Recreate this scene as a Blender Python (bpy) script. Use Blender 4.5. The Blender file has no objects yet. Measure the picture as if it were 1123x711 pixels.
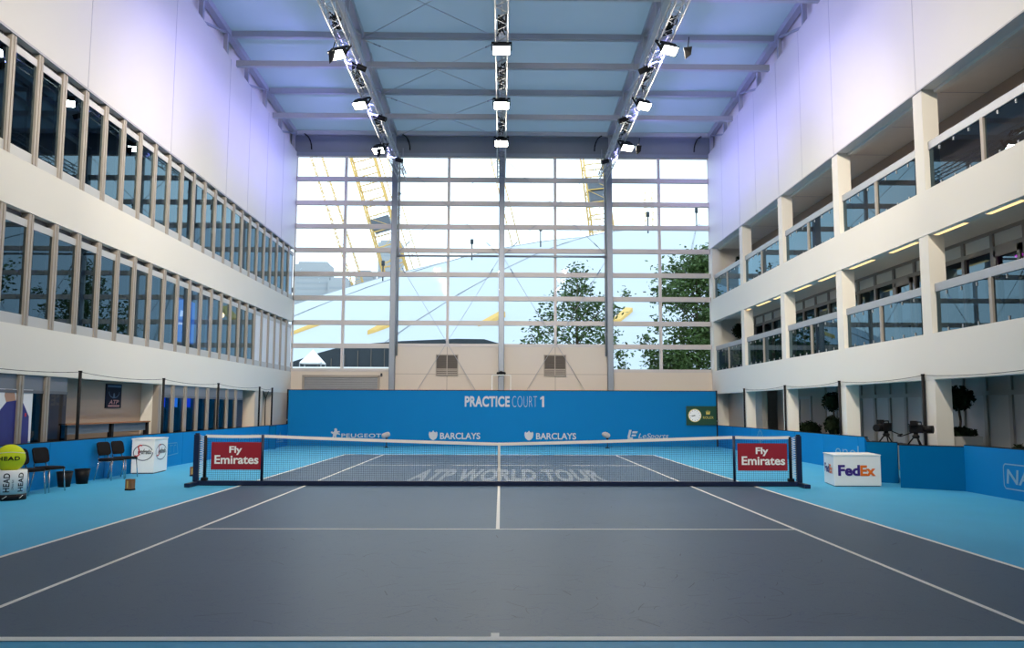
import bpy, bmesh, math, random
from mathutils import Vector, Matrix
random.seed(7)
D = bpy.data
COL = bpy.context.scene.collection
SC = bpy.context.scene
PI = math.pi

# ------------------------------------------------------------------ materials
def lin(c):
    return tuple((x / 12.92 if x <= .04045 else ((x + .055) / 1.055) ** 2.4) for x in c)
def rgb(r, g, b):
    return lin((r / 255, g / 255, b / 255)) + (1,)
def mat(name, col, rough=.6, metal=0, var=.06, scale=3., spec=.5, bump=0):
    m = D.materials.new(name); m.use_nodes = True
    nt = m.node_tree; b = nt.nodes['Principled BSDF']
    b.inputs['Roughness'].default_value = rough; b.inputs['Metallic'].default_value = metal
    b.inputs['Specular IOR Level'].default_value = spec
    tc = nt.nodes.new('ShaderNodeTexCoord'); n = nt.nodes.new('ShaderNodeTexNoise')
    n.inputs['Scale'].default_value = scale; n.inputs['Detail'].default_value = 3
    nt.links.new(tc.outputs['Object'], n.inputs['Vector'])
    mx = nt.nodes.new('ShaderNodeMix'); mx.data_type = 'RGBA'
    mx.inputs[6].default_value = tuple(c * (1 - var) for c in col[:3]) + (1,)
    mx.inputs[7].default_value = tuple(min(1, c * (1 + var)) for c in col[:3]) + (1,)
    nt.links.new(n.outputs['Fac'], mx.inputs[0]); nt.links.new(mx.outputs[2], b.inputs['Base Color'])
    if bump:
        bp = nt.nodes.new('ShaderNodeBump'); bp.inputs['Strength'].default_value = bump
        nt.links.new(n.outputs['Fac'], bp.inputs['Height']); nt.links.new(bp.outputs['Normal'], b.inputs['Normal'])
    return m
def emit(name, col, strength):
    m = D.materials.new(name); m.use_nodes = True; nt = m.node_tree; nt.nodes.clear()
    e = nt.nodes.new('ShaderNodeEmission'); o = nt.nodes.new('ShaderNodeOutputMaterial')
    e.inputs['Color'].default_value = col; e.inputs['Strength'].default_value = strength
    nt.links.new(e.outputs[0], o.inputs['Surface']); return m
def glass(name, tint, ior=1.5, rough=0.0, boost=0.0, gtint=(.93, .97, 1, 1)):
    m = D.materials.new(name); m.use_nodes = True; nt = m.node_tree; nt.nodes.clear()
    t = nt.nodes.new('ShaderNodeBsdfTransparent'); t.inputs['Color'].default_value = tint
    g = nt.nodes.new('ShaderNodeBsdfGlossy'); g.inputs['Roughness'].default_value = rough
    g.inputs['Color'].default_value = gtint
    f = nt.nodes.new('ShaderNodeFresnel'); f.inputs['IOR'].default_value = ior
    mx = nt.nodes.new('ShaderNodeMixShader'); o = nt.nodes.new('ShaderNodeOutputMaterial')
    if boost:
        a = nt.nodes.new('ShaderNodeMath'); a.operation = 'ADD'; a.use_clamp = True; a.inputs[1].default_value = boost
        nt.links.new(f.outputs[0], a.inputs[0]); nt.links.new(a.outputs[0], mx.inputs[0])
    else:
        nt.links.new(f.outputs[0], mx.inputs[0])
    nt.links.new(t.outputs[0], mx.inputs[1]); nt.links.new(g.outputs[0], mx.inputs[2])
    nt.links.new(mx.outputs[0], o.inputs['Surface']); return m

M = {}
M['wall'] = mat('wall_beige', (.78, .75, .69, 1), .65, var=.02, scale=.4)
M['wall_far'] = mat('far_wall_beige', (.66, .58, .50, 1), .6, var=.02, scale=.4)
M['panel'] = mat('fabric_panel', (.72, .70, .69, 1), .55, var=.025, scale=.5)
M['seam'] = mat('panel_seam', (.50, .49, .53, 1), .7)
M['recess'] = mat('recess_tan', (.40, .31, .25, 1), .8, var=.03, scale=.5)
M['ceiling'] = mat('roof_membrane', (.37, .43, .50, 1), .32, var=.08, scale=.35, bump=.15)
M['soffit'] = mat('soffit', (.84, .81, .74, 1), .8, var=.03)
M['steel'] = mat('painted_steel', (.40, .41, .46, 1), .45, .3, var=.05)
M['fascia'] = mat('fascia_panel', (.17, .19, .225, 1), .5, var=.04)
M['alu'] = mat('aluminium', (.36, .37, .39, 1), .45, .5, var=.05)
M['column'] = mat('window_column', (.22, .25, .30, 1), .4, .4, var=.05)
M['beam'] = mat('roof_beam_paint', (.44, .48, .54, 1), .4, .3, var=.05)
M['transom'] = mat('window_wall_frame', (.58, .53, .51, 1), .5, .1, var=.04)
M['mull'] = mat('window_frame_beige', (.36, .315, .275, 1), .45, .2, var=.015)
M['head'] = mat('window_head_grey', (.13, .14, .165, 1), .5, .2, var=.05)
M['sill'] = mat('window_sill_panel', (.50, .50, .50, 1), .4, .1, var=.03)
M['dglass'] = glass('tinted_glass', (.16, .18, .22, 1), 1.75, 0, 0, (.58, .84, 1, 1))
M['bglass'] = glass('balustrade_glass', (.12, .14, .16, 1), 1.6, 0, 0, (.50, .78, .96, 1))
M['head2'] = mat('window_head_blue_grey', (.17, .19, .23, 1), .5, var=.04)
M['gglass'] = glass('smoked_glass', (.22, .22, .25, 1), 1.32, 0)
M['cglass'] = glass('clear_glass', (.88, .96, 1, 1), 1.16, 0)
M['frost'] = mat('white_blind', (.80, .81, .85, 1), .5, var=.03)
M['frostg'] = mat('pale_grey_panel', (.50, .47, .445, 1), .5, var=.04, spec=.2)
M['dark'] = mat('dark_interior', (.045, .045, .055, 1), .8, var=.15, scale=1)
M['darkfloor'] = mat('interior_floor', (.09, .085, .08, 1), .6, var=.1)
M['runoff'] = mat('light_blue_acrylic', (.068, .40, .66, 1), .55, var=.07, scale=1.2, spec=.2)
M['line'] = mat('white_line_paint', (.93, .89, .83, 1), .55, var=.03, scale=8)
M['paint'] = mat('grey_court_lettering', (.22, .27, .325, 1), .5, var=.05, scale=6)
M['barrier'] = mat('barrier_blue', (.001, .22, .55, 1), .6, var=.04, scale=1.5, spec=.12)
M['backdrop'] = mat('backdrop_blue', (.001, .165, .41, 1), .6, var=.03, scale=1.5, spec=.1)
M['barrier2'] = mat('barrier_dark_blue', (.002, .135, .34, 1), .8, var=.04, scale=1.5, spec=0)
M['navy'] = mat('navy_metal', (.006, .015, .055, 1), .4, .1, var=.1)
M['black'] = mat('black_plastic', (.008, .008, .010, 1), .55, var=.2, spec=.2)
M['fabricblack'] = mat('black_upholstery', (.012, .011, .012, 1), .9, var=.25, scale=30, spec=.15)
M['chrome'] = mat('chrome_tube', (.55, .56, .58, 1), .2, 1, var=.03)
M['netcord'] = mat('net_cord', (.012, .022, .04, 1), .8, var=.1)
M['white'] = mat('white_gloss', (.90, .89, .87, 1), .4, var=.02)
M['whitefab'] = mat('white_net_band', (.80, .78, .74, 1), .7, var=.03)
M['silver'] = mat('silver_lettering', (.46, .49, .52, 1), .5, var=.02)
M['paleblue'] = mat('pale_blue_lettering', (.22, .42, .58, 1), .5, var=.02)
M['faintblue'] = mat('faint_blue_emblem', (.07, .30, .52, 1), .5, var=.02)
M['red'] = mat('dark_red_banner', (.30, .006, .02, 1), .55, var=.04)
M['redlogo'] = mat('red_logo', (.55, .01, .015, 1), .5)
M['purple'] = mat('purple_ink', (.05, .02, .20, 1), .5)
M['orange'] = mat('orange_ink', (.85, .16, .01, 1), .5)
M['green'] = mat('dark_green_board', (.004, .055, .03, 1), .4, var=.05)
M['gold'] = mat('gold_ink', (.75, .58, .14, 1), .35, .4)
M['wood'] = mat('light_brown_wood', (.30, .13, .045, 1), .5, var=.25, scale=14)
M['ball'] = mat('tennis_yellow_felt', (.60, .68, .01, 1), .9, var=.08, scale=40, bump=.3)
M['leaf'] = mat('tree_leaf', (.065, .125, .03, 1), .6, var=.45, scale=2)
M['leafd'] = mat('topiary_leaf', (.010, .018, .007, 1), .8, spec=.1, var=.4, scale=12)
M['bark'] = mat('bark', (.09, .065, .045, 1), .9, var=.3, scale=9)
M['planter'] = mat('planter_white', (.50, .46, .42, 1), .5)
M['dome'] = mat('tent_membrane', (.43, .47, .52, 1), .7, var=.03, scale=.05)
M['mast'] = mat('yellow_steel', (.66, .42, .12, 1), .6, var=.05)
M['mastpanel'] = mat('mast_dark_panel', (.10, .12, .15, 1), .5)
M['shed'] = mat('dark_cladding', (.03, .04, .05, 1), .9, var=.2, scale=.6)
M['block'] = mat('pale_concrete', (.36, .38, .40, 1), .8, var=.03, scale=.1)
M['blockwin'] = mat('distant_window_band', (.30, .33, .36, 1), .4)
M['tarmac'] = mat('tarmac', (.20, .20, .20, 1), .9, var=.1)
M['shutter'] = mat('shutter_grey', (.30, .31, .33, 1), .45, .4, var=.05)
M['vent'] = mat('vent_dark', (.12, .10, .085, 1), .6)
M['fur'] = mat('grey_windshield_fur', (.40, .38, .37, 1), .95, var=.2, scale=40)
M['poster'] = mat('navy_poster', (.008, .012, .03, 1), .6, spec=.1)
M['posterblue'] = mat('poster_blue', (.02, .09, .20, 1), .4)
M['posterpink'] = mat('poster_pale_red', (.45, .22, .22, 1), .5)
M['benchblue'] = mat('grey_blue_board', (.16, .21, .27, 1), .5, var=.06)
M['shirt'] = mat('royal_blue_print', (.02, .025, .20, 1), .6, var=.2, scale=6)
M['skin'] = mat('skin_tone_print', (.42, .24, .17, 1), .6)
M['sky'] = mat('cyan_print', (.10, .42, .62, 1), .6, var=.1)
M['banner'] = mat('blue_banner_print', (.02, .14, .50, 1), .6, var=.5, scale=1.6)
M['lens'] = emit('floodlight_lens', (1, .89, .73, 1), 350)
M['lens_far'] = emit('floodlight_lens_wide', (1, .90, .76, 1), 130)
M['led'] = emit('warm_led', (1, .68, .30, 1), 1.6)
M['magenta'] = emit('magenta_led', (.85, .02, .75, 1), 3)
M['globe'] = emit('warm_globe', (1, .62, .25, 1), 16)
M['screen'] = emit('blue_screen', (.005, .03, .55, 1), 4.0)
M['screen2'] = emit('blue_screen_content', (.02, .16, .65, 1), 4.0)
M['display'] = emit('lit_blue_picture', (.02, .20, .75, 1), 2.6); M['display_mark'] = emit('lit_white_picture', (.55, .70, .9, 1), 4.0)

def translucent(m, col, fac):
    nt = m.node_tree; b = nt.nodes['Principled BSDF']; o = nt.nodes['Material Output']
    t = nt.nodes.new('ShaderNodeBsdfTranslucent'); t.inputs['Color'].default_value = col
    mx = nt.nodes.new('ShaderNodeMixShader'); mx.inputs[0].default_value = fac
    nt.links.new(b.outputs[0], mx.inputs[1]); nt.links.new(t.outputs[0], mx.inputs[2]); nt.links.new(mx.outputs[0], o.inputs['Surface'])
translucent(M['ceiling'], (.25, .36, .46, 1), .19)
def court_material():
    m = mat('court_acrylic', (.060, .106, .170, 1), .42, var=.08, scale=.7, spec=.18)
    nt = m.node_tree; b = nt.nodes['Principled BSDF']
    tc = nt.nodes['Texture Coordinate']
    n2 = nt.nodes.new('ShaderNodeTexNoise'); n2.inputs['Scale'].default_value = 1.5; n2.inputs['Detail'].default_value = 5
    n2.inputs['Distortion'].default_value = 2.6
    nt.links.new(tc.outputs['Object'], n2.inputs['Vector'])
    r = nt.nodes.new('ShaderNodeValToRGB')
    r.color_ramp.elements[0].position = .492; r.color_ramp.elements[0].color = (1, 1, 1, 1)
    r.color_ramp.elements[1].position = .508; r.color_ramp.elements[1].color = (1, 1, 1, 1)
    e = r.color_ramp.elements.new(.5); e.color = (.45, .60, .90, 1)
    nt.links.new(n2.outputs['Fac'], r.inputs[0])
    mul = nt.nodes.new('ShaderNodeMix'); mul.data_type = 'RGBA'; mul.blend_type = 'MULTIPLY'; mul.inputs[0].default_value = .85
    old = b.inputs['Base Color'].links[0].from_socket
    nt.links.new(old, mul.inputs[6]); nt.links.new(r.outputs[0], mul.inputs[7]); nt.links.new(mul.outputs[2], b.inputs['Base Color'])
    n3 = nt.nodes.new('ShaderNodeTexNoise'); n3.inputs['Scale'].default_value = 60
    nt.links.new(tc.outputs['Object'], n3.inputs['Vector'])
    bp = nt.nodes.new('ShaderNodeBump'); bp.inputs['Strength'].default_value = .12; bp.inputs['Distance'].default_value = .01
    nt.links.new(n3.outputs['Fac'], bp.inputs['Height']); nt.links.new(bp.outputs['Normal'], b.inputs['Normal'])
    return m
M['court'] = court_material()

# ------------------------------------------------------------------ mesh builder
class MB:
    def __init__(s): s.v = []; s.f = []; s.sm = []
    def quad(s, a, b, c, d):
        i = len(s.v); s.v += [a, b, c, d]; s.f.append((i, i + 1, i + 2, i + 3)); s.sm.append(False); return s
    def poly(s, pts):
        i = len(s.v); s.v += list(pts); s.f.append(tuple(range(i, i + len(pts)))); s.sm.append(False); return s
    def box(s, x0, x1, y0, y1, z0, z1):
        x0, x1 = min(x0, x1), max(x0, x1); y0, y1 = min(y0, y1), max(y0, y1); z0, z1 = min(z0, z1), max(z0, z1)
        return s.hexa([(x0, y0, z0), (x1, y0, z0), (x1, y1, z0), (x0, y1, z0), (x0, y0, z1), (x1, y0, z1), (x1, y1, z1), (x0, y1, z1)])
    def hexa(s, p):
        i = len(s.v); s.v += [tuple(q) for q in p]
        for f in ((0, 3, 2, 1), (4, 5, 6, 7), (0, 1, 5, 4), (1, 2, 6, 5), (2, 3, 7, 6), (3, 0, 4, 7)):
            s.f.append(tuple(i + k for k in f)); s.sm.append(False)
        return s
    def bar(s, a, b, w, h, up=(0, 0, 1)):
        a, b = Vector(a), Vector(b); d = (b - a).normalized(); up = Vector(up)
        if abs(d.dot(up)) > .99: up = Vector((0, 1, 0))
        r = d.cross(up).normalized() * (w / 2); u = r.cross(d).normalized() * (h / 2)
        return s.hexa([a - r - u, a + r - u, b + r - u, b - r - u, a - r + u, a + r + u, b + r + u, b - r + u])
    def tube(s, a, b, r, n=8, r2=None, caps=True):
        a, b = Vector(a), Vector(b); d = (b - a).normalized(); r2 = r if r2 is None else r2
        up = Vector((0, 0, 1)) if abs(d.z) < .9 else Vector((0, 1, 0))
        x = d.cross(up).normalized(); y = x.cross(d)
        i = len(s.v)
        for (c, rr) in ((a, r), (b, r2)):
            for k in range(n):
                t = 2 * PI * k / n; s.v.append(tuple(c + x * math.cos(t) * rr + y * math.sin(t) * rr))
        for k in range(n):
            s.f.append((i + k, i + (k + 1) % n, i + n + (k + 1) % n, i + n + k)); s.sm.append(True)
        if caps:
            s.f.append(tuple(i + k for k in reversed(range(n)))); s.sm.append(False)
            s.f.append(tuple(i + n + k for k in range(n))); s.sm.append(False)
        return s
    def path(s, pts, r, n=8):
        for a, b in zip(pts, pts[1:]): s.tube(a, b, r, n)
        return s
    def lathe(s, prof, c=(0, 0, 0), n=24, cap=True):
        i = len(s.v); m = len(prof)
        for (r, z) in prof:
            for k in range(n):
                t = 2 * PI * k / n; s.v.append((c[0] + r * math.cos(t), c[1] + r * math.sin(t), c[2] + z))
        for j in range(m - 1):
            for k in range(n):
                s.f.append((i + j * n + k, i + j * n + (k + 1) % n, i + (j + 1) * n + (k + 1) % n, i + (j + 1) * n + k)); s.sm.append(True)
        if cap:
            s.f.append(tuple(i + k for k in reversed(range(n)))); s.sm.append(False)
            s.f.append(tuple(i + (m - 1) * n + k for k in range(n))); s.sm.append(False)
        return s
    def sphere(s, c, r, n=20, m=12, sq=(1, 1, 1)):
        i = len(s.v)
        for j in range(m + 1):
            p = PI * j / m
            for k in range(n):
                t = 2 * PI * k / n
                s.v.append((c[0] + sq[0] * r * math.sin(p) * math.cos(t), c[1] + sq[1] * r * math.sin(p) * math.sin(t), c[2] - sq[2] * r * math.cos(p)))
        for j in range(m):
            for k in range(n):
                s.f.append((i + j * n + k, i + j * n + (k + 1) % n, i + (j + 1) * n + (k + 1) % n, i + (j + 1) * n + k)); s.sm.append(True)
        return s
    def extrude(s, outline, z0, z1):
        """outline: list of (x,y); prism between z0 and z1"""
        n = len(outline); i = len(s.v)
        s.v += [(x, y, z0) for x, y in outline] + [(x, y, z1) for x, y in outline]
        s.f.append(tuple(i + k for k in reversed(range(n)))); s.f.append(tuple(i + n + k for k in range(n))); s.sm += [False, False]
        for k in range(n):
            s.f.append((i + k, i + (k + 1) % n, i + n + (k + 1) % n, i + n + k)); s.sm.append(False)
        return s
    def build(s, name, m, parent=None, world=False, bevel=0, fix=False):
        me = D.meshes.new(name)
        off = Vector((0, 0, 0))
        if world and parent is not None:
            p = parent
            while p is not None: off += p.location; p = p.parent
        me.from_pydata([tuple(Vector(v) - off) for v in s.v], [], s.f)
        me.polygons.foreach_set('use_smooth', s.sm)
        me.materials.append(m)
        if fix:
            bm = bmesh.new(); bm.from_mesh(me); bmesh.ops.remove_doubles(bm, verts=bm.verts, dist=1e-5)
            bmesh.ops.recalc_face_normals(bm, faces=bm.faces); bm.to_mesh(me); bm.free()
        me.update()
        o = D.objects.new(name, me); COL.objects.link(o)
        if parent is not None: o.parent = parent
        if bevel:
            b = o.modifiers.new('edge', 'BEVEL'); b.width = bevel; b.segments = 2; b.limit_method = 'ANGLE'
        return o

def tag(o, label=None, cat=None, group=None, kind=None):
    if label: o['label'] = label
    if cat: o['category'] = cat
    if group: o['group'] = group
    if kind: o['kind'] = kind
    return o
def thing(name, label, cat, loc=(0, 0, 0), rz=0, group=None, kind=None):
    o = D.objects.new(name, None); COL.objects.link(o); o.empty_display_size = .1
    o.location = loc; o.rotation_euler = (0, 0, rz)
    return tag(o, label, cat, group, kind)
def struct(mb, name, m, label, cat=None, bevel=0):
    return tag(mb.build(name, m, bevel=bevel), label, cat, kind='structure')
def kids(o): return [c for c in D.objects if c.parent == o]
def copy_tree(o, parent=None):
    c = o.copy(); COL.objects.link(c); c.parent = parent
    for ch in kids(o): copy_tree(ch, c)
    return c
def box(*a): return MB().box(*a)

def text_mesh(body, offset=0.0, shear=0.0, spacing=1.0):
    cu = D.curves.new('txt', 'FONT'); cu.body = body; cu.offset = offset; cu.shear = shear; cu.space_character = spacing
    cu.size = 1; cu.resolution_u = 4
    o = D.objects.new('txt', cu); COL.objects.link(o)
    dg = bpy.context.evaluated_depsgraph_get(); dg.update()
    me = D.meshes.new_from_object(o.evaluated_get(dg))
    vs = [v.co.copy() for v in me.vertices]; fs = [tuple(p.vertices) for p in me.polygons]
    D.objects.remove(o); D.curves.remove(cu); D.meshes.remove(me)
    x0 = min(v.x for v in vs); x1 = max(v.x for v in vs); y0 = min(v.y for v in vs); y1 = max(v.y for v in vs)
    return [((v.x - x0) / (x1 - x0), (v.y - y0) / (y1 - y0)) for v in vs], fs
def lettering(body, m, parent, o, r, u, w, h, offset=0.0, shear=0.0, spacing=1.0, lift=.006, name='lettering', bend=None):
    """flat lettering whose box starts at o (world) and runs w along r and h along u"""
    uv, fs = text_mesh(body, offset, shear, spacing)
    o, r, u = Vector(o), Vector(r).normalized(), Vector(u).normalized(); n = r.cross(u)
    mb = MB()
    for a, b in uv:
        mb.v.append(tuple(bend(a * w, b * h)) if bend else tuple(o + r * a * w + u * b * h + n * lift))
    mb.f = list(fs); mb.sm = [False] * len(fs)
    return mb.build(name, m, parent, world=True)
def flat(pts2, m, parent, o, r, u, name, lift=.006):
    """flat marks: list of outlines in (a,b) metres"""
    o, r, u = Vector(o), Vector(r).normalized(), Vector(u).normalized(); n = r.cross(u)
    mb = MB()
    for pts in pts2: mb.poly([tuple(o + r * a + u * b + n * lift) for a, b in pts])
    return mb.build(name, m, parent, world=True)
def ring2(cx, cy, rx, ry, t, n=28, a0=0, a1=2 * PI):
    out = []
    for k in range(n):
        p, q = a0 + (a1 - a0) * k / n, a0 + (a1 - a0) * (k + 1) / n
        out.append([(cx + rx * math.cos(p), cy + ry * math.sin(p)), (cx + rx * math.cos(q), cy + ry * math.sin(q)),
                    (cx + (rx - t) * math.cos(q), cy + (ry - t) * math.sin(q)), (cx + (rx - t) * math.cos(p), cy + (ry - t) * math.sin(p))])
    return out
def stroke2(pts, t):
    out = []
    for (a, b), (c, d) in zip(pts, pts[1:]):
        L = math.hypot(c - a, d - b) or 1; nx, ny = -(d - b) / L * t / 2, (c - a) / L * t / 2
        out.append([(a - nx, b - ny), (c - nx, d - ny), (c + nx, d + ny), (a + nx, b + ny)])
    return out
ORD = ['first', 'second', 'third', 'fourth', 'fifth', 'sixth', 'seventh', 'eighth', 'ninth', 'tenth', 'eleventh', 'twelfth', 'thirteenth',
       'fourteenth', 'fifteenth', 'sixteenth', 'seventeenth', 'eighteenth', 'nineteenth', 'twentieth', 'twenty-first', 'twenty-second',
       'twenty-third', 'twenty-fourth', 'twenty-fifth', 'twenty-sixth', 'twenty-seventh', 'twenty-eighth']

# ------------------------------------------------------------------ key dimensions (metres; net at y=0, camera looks along +y)
XL, XR, W, Y0 = -9.47, 9.65, 20.0, -23.0
def sl(y): return .038 * (W - y)                 # rise of the roof towards the camera
P_ = .968                                        # window module of the left facade
def ym(k): return W - P_ * k                     # k-th mullion counted from the window wall
COLS = [20.0, 15.2, 10.46, 5.66, .84, -3.98]     # far edges of the right columns
winno = [0]
def wname():
    winno[0] += 1; return 'window_%d' % winno[0]

# ------------------------------------------------------------------ floor and court
struct(box(-16, 16, Y0, W + .2, -.2, 0), 'floor', M['runoff'], 'light blue acrylic floor around the court', 'floor')
struct(box(-500, 520, W + .2, 800, -.3, -.06), 'ground', M['tarmac'], 'grey ground outside the window wall', 'ground')
court = struct(box(-5.485, 5.485, -11.9, 11.885, 0, .004), 'court_floor', M['court'], 'dark grey blue tennis court floor with white lines', 'court')
def cline(x0, x1, y0, y1): box(x0, x1, y0, y1, .004, .0065).build('court_line', M['line'], court)
for s in (-1, 1):
    cline(s * 5.485, s * 5.43, -11.9, 11.885); cline(s * 4.115, s * 4.065, -11.8, 11.785)
    cline(-4.065, 4.065, s * 6.425, s * 6.375)
cline(-5.43, 5.43, -11.9, -11.80); cline(-5.43, 5.43, 11.785, 11.885)
cline(-.025, .025, -6.375, 6.375)
cline(-.03, .03, -11.80, -11.70); cline(-.025, .025, 11.685, 11.785)
M['scuff'] = mat('ball_scuff', (.040, .062, .105, 1), .6, var=.2)
rs = random.Random(11); mb = MB()
for _ in range(260):
    y = -11.4 + 5.2 * rs.random() ** 1.5 if rs.random() < .75 else rs.uniform(-6, -.5)
    x = rs.gauss(.9, 2.0); L = rs.uniform(.06, .30); a = rs.gauss(0, .9); kk = rs.uniform(-4, 4); wd = rs.uniform(.004, .011)
    px, py, th = x, y, a
    for j in range(6):
        qx, qy = px + math.cos(th) * L / 6, py + math.sin(th) * L / 6; nx, ny = -math.sin(th) * wd / 2, math.cos(th) * wd / 2
        mb.poly([(px - nx, py - ny, .0052), (qx - nx, qy - ny, .0052), (qx + nx, qy + ny, .0052), (px + nx, py + ny, .0052)]); px, py, th = qx, qy, th + kk * L / 6
tag(mb.build('scuff_mark', M['scuff'], court), kind='stuff')
lettering('ATP WORLD TOUR', M['paint'], court, (-2.12, .95, 0), (1, 0, 0), (0, 1, 0), 4.6, 3.8, .045, .2, 1.05, .008)

# ------------------------------------------------------------------ left facade
def left_panel():
    mb = MB()
    for a, b in ((W, ym(5)), (ym(5), ym(10)), (ym(10), ym(15)), (ym(15), ym(20)), (ym(20), -4.2), (-4.2, -9), (-9, -14), (-14, -19), (-19, Y0)):
        mb.hexa([(XL - .3, b, 8.88), (XL, b, 8.88), (XL, a, 8.88), (XL - .3, a, 8.88),
                 (XL - .3, b, 13.44 + sl(b)), (XL, b, 13.44 + sl(b)), (XL, a, 13.44 + sl(a)), (XL - .3, a, 13.44 + sl(a))])
    return mb
wl = struct(left_panel(), 'wall_left_upper', M['panel'], 'tall white fabric wall panels above the left window strips', 'wall')
mb = MB()
for y in (ym(2.5), ym(5), ym(7.5), ym(10), ym(15), ym(20)): mb.box(XL, XL + .006, y - .012, y + .012, 8.9, 13.42 + sl(y))
mb.box(XL, XL + .03, Y0, W, 8.86, 8.91)
mb.build('panel_seam', M['seam'], wl)
struct(box(XL - .3, XL, Y0, W, 5.54, 6.53), 'trim_1', M['wall'], 'smooth beige band between the two left window strips', 'spandrel')
struct(box(XL - .3, XL, Y0, W, 2.29, 3.26), 'trim_2', M['wall'], 'smooth beige band under the lower left window strip', 'spandrel')
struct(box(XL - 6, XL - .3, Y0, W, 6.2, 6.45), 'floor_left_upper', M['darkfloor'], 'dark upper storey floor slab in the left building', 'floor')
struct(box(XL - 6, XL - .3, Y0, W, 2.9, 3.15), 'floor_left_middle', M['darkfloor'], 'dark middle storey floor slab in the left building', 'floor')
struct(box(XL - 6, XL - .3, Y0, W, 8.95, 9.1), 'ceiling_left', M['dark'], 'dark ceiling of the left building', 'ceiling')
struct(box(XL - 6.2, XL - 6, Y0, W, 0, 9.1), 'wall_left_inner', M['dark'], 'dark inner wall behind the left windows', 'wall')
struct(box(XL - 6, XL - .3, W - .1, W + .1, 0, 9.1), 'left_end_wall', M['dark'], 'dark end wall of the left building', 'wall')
KW = 25
struct(MB().box(XL - .3, XL, Y0, ym(KW), 6.53, 8.88).box(XL - .3, XL, Y0, ym(KW), 3.26, 5.54).box(XL - .3, XL, Y0, ym(KW), 0, 2.29), 'wall_left_near', M['wall'],
       'plain beige left wall beyond the end of the window strips', 'wall')

def left_window(k, z0, z1, label, blind=False, sillh=.21, headh=.15, railh=.15, ground=False):
    ya, yb = ym(k + 1), ym(k)                    # near, far
    w = thing(wname(), label, 'window', (XL, ya, z0), kind='structure')
    f = MB()
    for c in (ya - .05, ya + .05): f.box(XL - .16, XL + .005, c - .034, c + .034, z0, z1 - .02)
    f.box(XL - .12, XL - .02, ya - .05, ya + .05, z0, z1 - .02)
    f.build('window_frame', M['mull'], w, True)
    y0, y1 = ya + .084, yb - .084
    hx = .12 if ground else .0
    box(XL - .24 + hx, XL - .17 + hx, y0, y1, z1 - headh, z1).build('head_panel', M['head2'] if ground else M['head'], w, True)
    g = MB(); g.box(XL - .14, XL - .03, y0, y1, z1 - headh - railh, z1 - headh)
    if sillh: g.box(XL - .14, XL - .025, y0, y1, z0, z0 + sillh)
    g.build('sill_panel', M['sill'] if sillh else M['head'], w, True)
    a, b = z0 + sillh, z1 - headh - railh
    if blind: box(XL - .08, XL - .045, y0, y1, a, b).build('blind', M['frost'], w, True)
    else: MB().quad((XL - .045, y0, a), (XL - .045, y1, a), (XL - .045, y1, b), (XL - .045, y0, b)).build('pane', M['gglass'] if ground else M['dglass'], w, True)
for k in range(KW):
    left_window(k, 6.53, 8.88, 'tall dark window in the upper left strip, %s from the window wall' % ORD[k])
for k in range(KW):
    left_window(k, 3.26, 5.54, ('window with white blind in the lower left strip, %s from the window wall' if k < 6 else
                'tall dark window in the lower left strip, %s from the window wall') % ORD[k], k < 6)
KG = [7, 8, 9, 10, 11, 12, 13, 14, 20, 21, 22, 23]
for i, k in enumerate(KG):
    n = ORD[i] if k < 15 else ORD[i - 8]
    left_window(k, 0, 2.29, ('dark ground floor window left of the recess, %s from it' if k > 15 else 'dark ground floor window beyond the poster recess, %s from the window wall') % n,
                False, 0, .31, .06, True)
# ground floor recesses
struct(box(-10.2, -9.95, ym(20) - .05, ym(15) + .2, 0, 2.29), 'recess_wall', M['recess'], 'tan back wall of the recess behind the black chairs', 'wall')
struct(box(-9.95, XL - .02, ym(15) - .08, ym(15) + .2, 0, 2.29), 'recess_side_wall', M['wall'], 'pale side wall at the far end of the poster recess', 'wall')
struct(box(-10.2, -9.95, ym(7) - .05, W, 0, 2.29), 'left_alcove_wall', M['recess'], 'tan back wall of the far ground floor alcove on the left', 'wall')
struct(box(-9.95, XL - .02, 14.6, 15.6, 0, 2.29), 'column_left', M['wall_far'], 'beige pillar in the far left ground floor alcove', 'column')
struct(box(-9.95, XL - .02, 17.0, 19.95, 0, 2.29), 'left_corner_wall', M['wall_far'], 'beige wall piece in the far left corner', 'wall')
# interior things behind the left glass
for i, (a, b) in enumerate(((6.08, 6.62), (6.95, 7.55), (7.95, 8.62))):
    t = thing('screen', ['blue screen behind the ground floor glass, next to the recess', 'blue screen with lighter picture behind the ground floor glass, middle of three',
                         'bright blue screen behind the ground floor glass, farthest of three'][i], 'screen', (-9.75, (a + b) / 2, 1.62), group='blue screens behind the left glass')
    box(-9.80, -9.76, a, b, 1.62, 2.12).build('casing', M['black'], t, True)
    MB().quad((-9.755, a + .03, 1.65), (-9.755, b - .03, 1.65), (-9.755, b - .03, 2.09), (-9.755, a + .03, 2.09)).build('display', M['screen2'] if i == 1 else M['screen'], t, True)
t = thing('window_poster', 'large print of a player in a blue shirt on the nearest left glass', 'poster', (-9.51, -1.5, 0))
R_, U_ = (0, 1, 0), (0, 0, 1)
box(-9.513, -9.508, -2.18, -.80, 0, 1.99).build('backing', M['frost'], t, True)
o_ = (-9.508, -2.18, 0)
flat([[(0, 0), (1.38, 0), (1.38, .95), (0, .95)]], M['sky'], t, o_, R_, U_, 'lower_print', .001)
flat([[(.02, .75), (.5, .62), (1.1, .66), (1.3, .9), (1.28, 1.45), (1.05, 1.72), (.72, 1.78), (.50, 1.76), (.3, 1.6), (.02, 1.2)]], M['shirt'], t, o_, R_, U_, 'shirt', .002)
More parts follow.
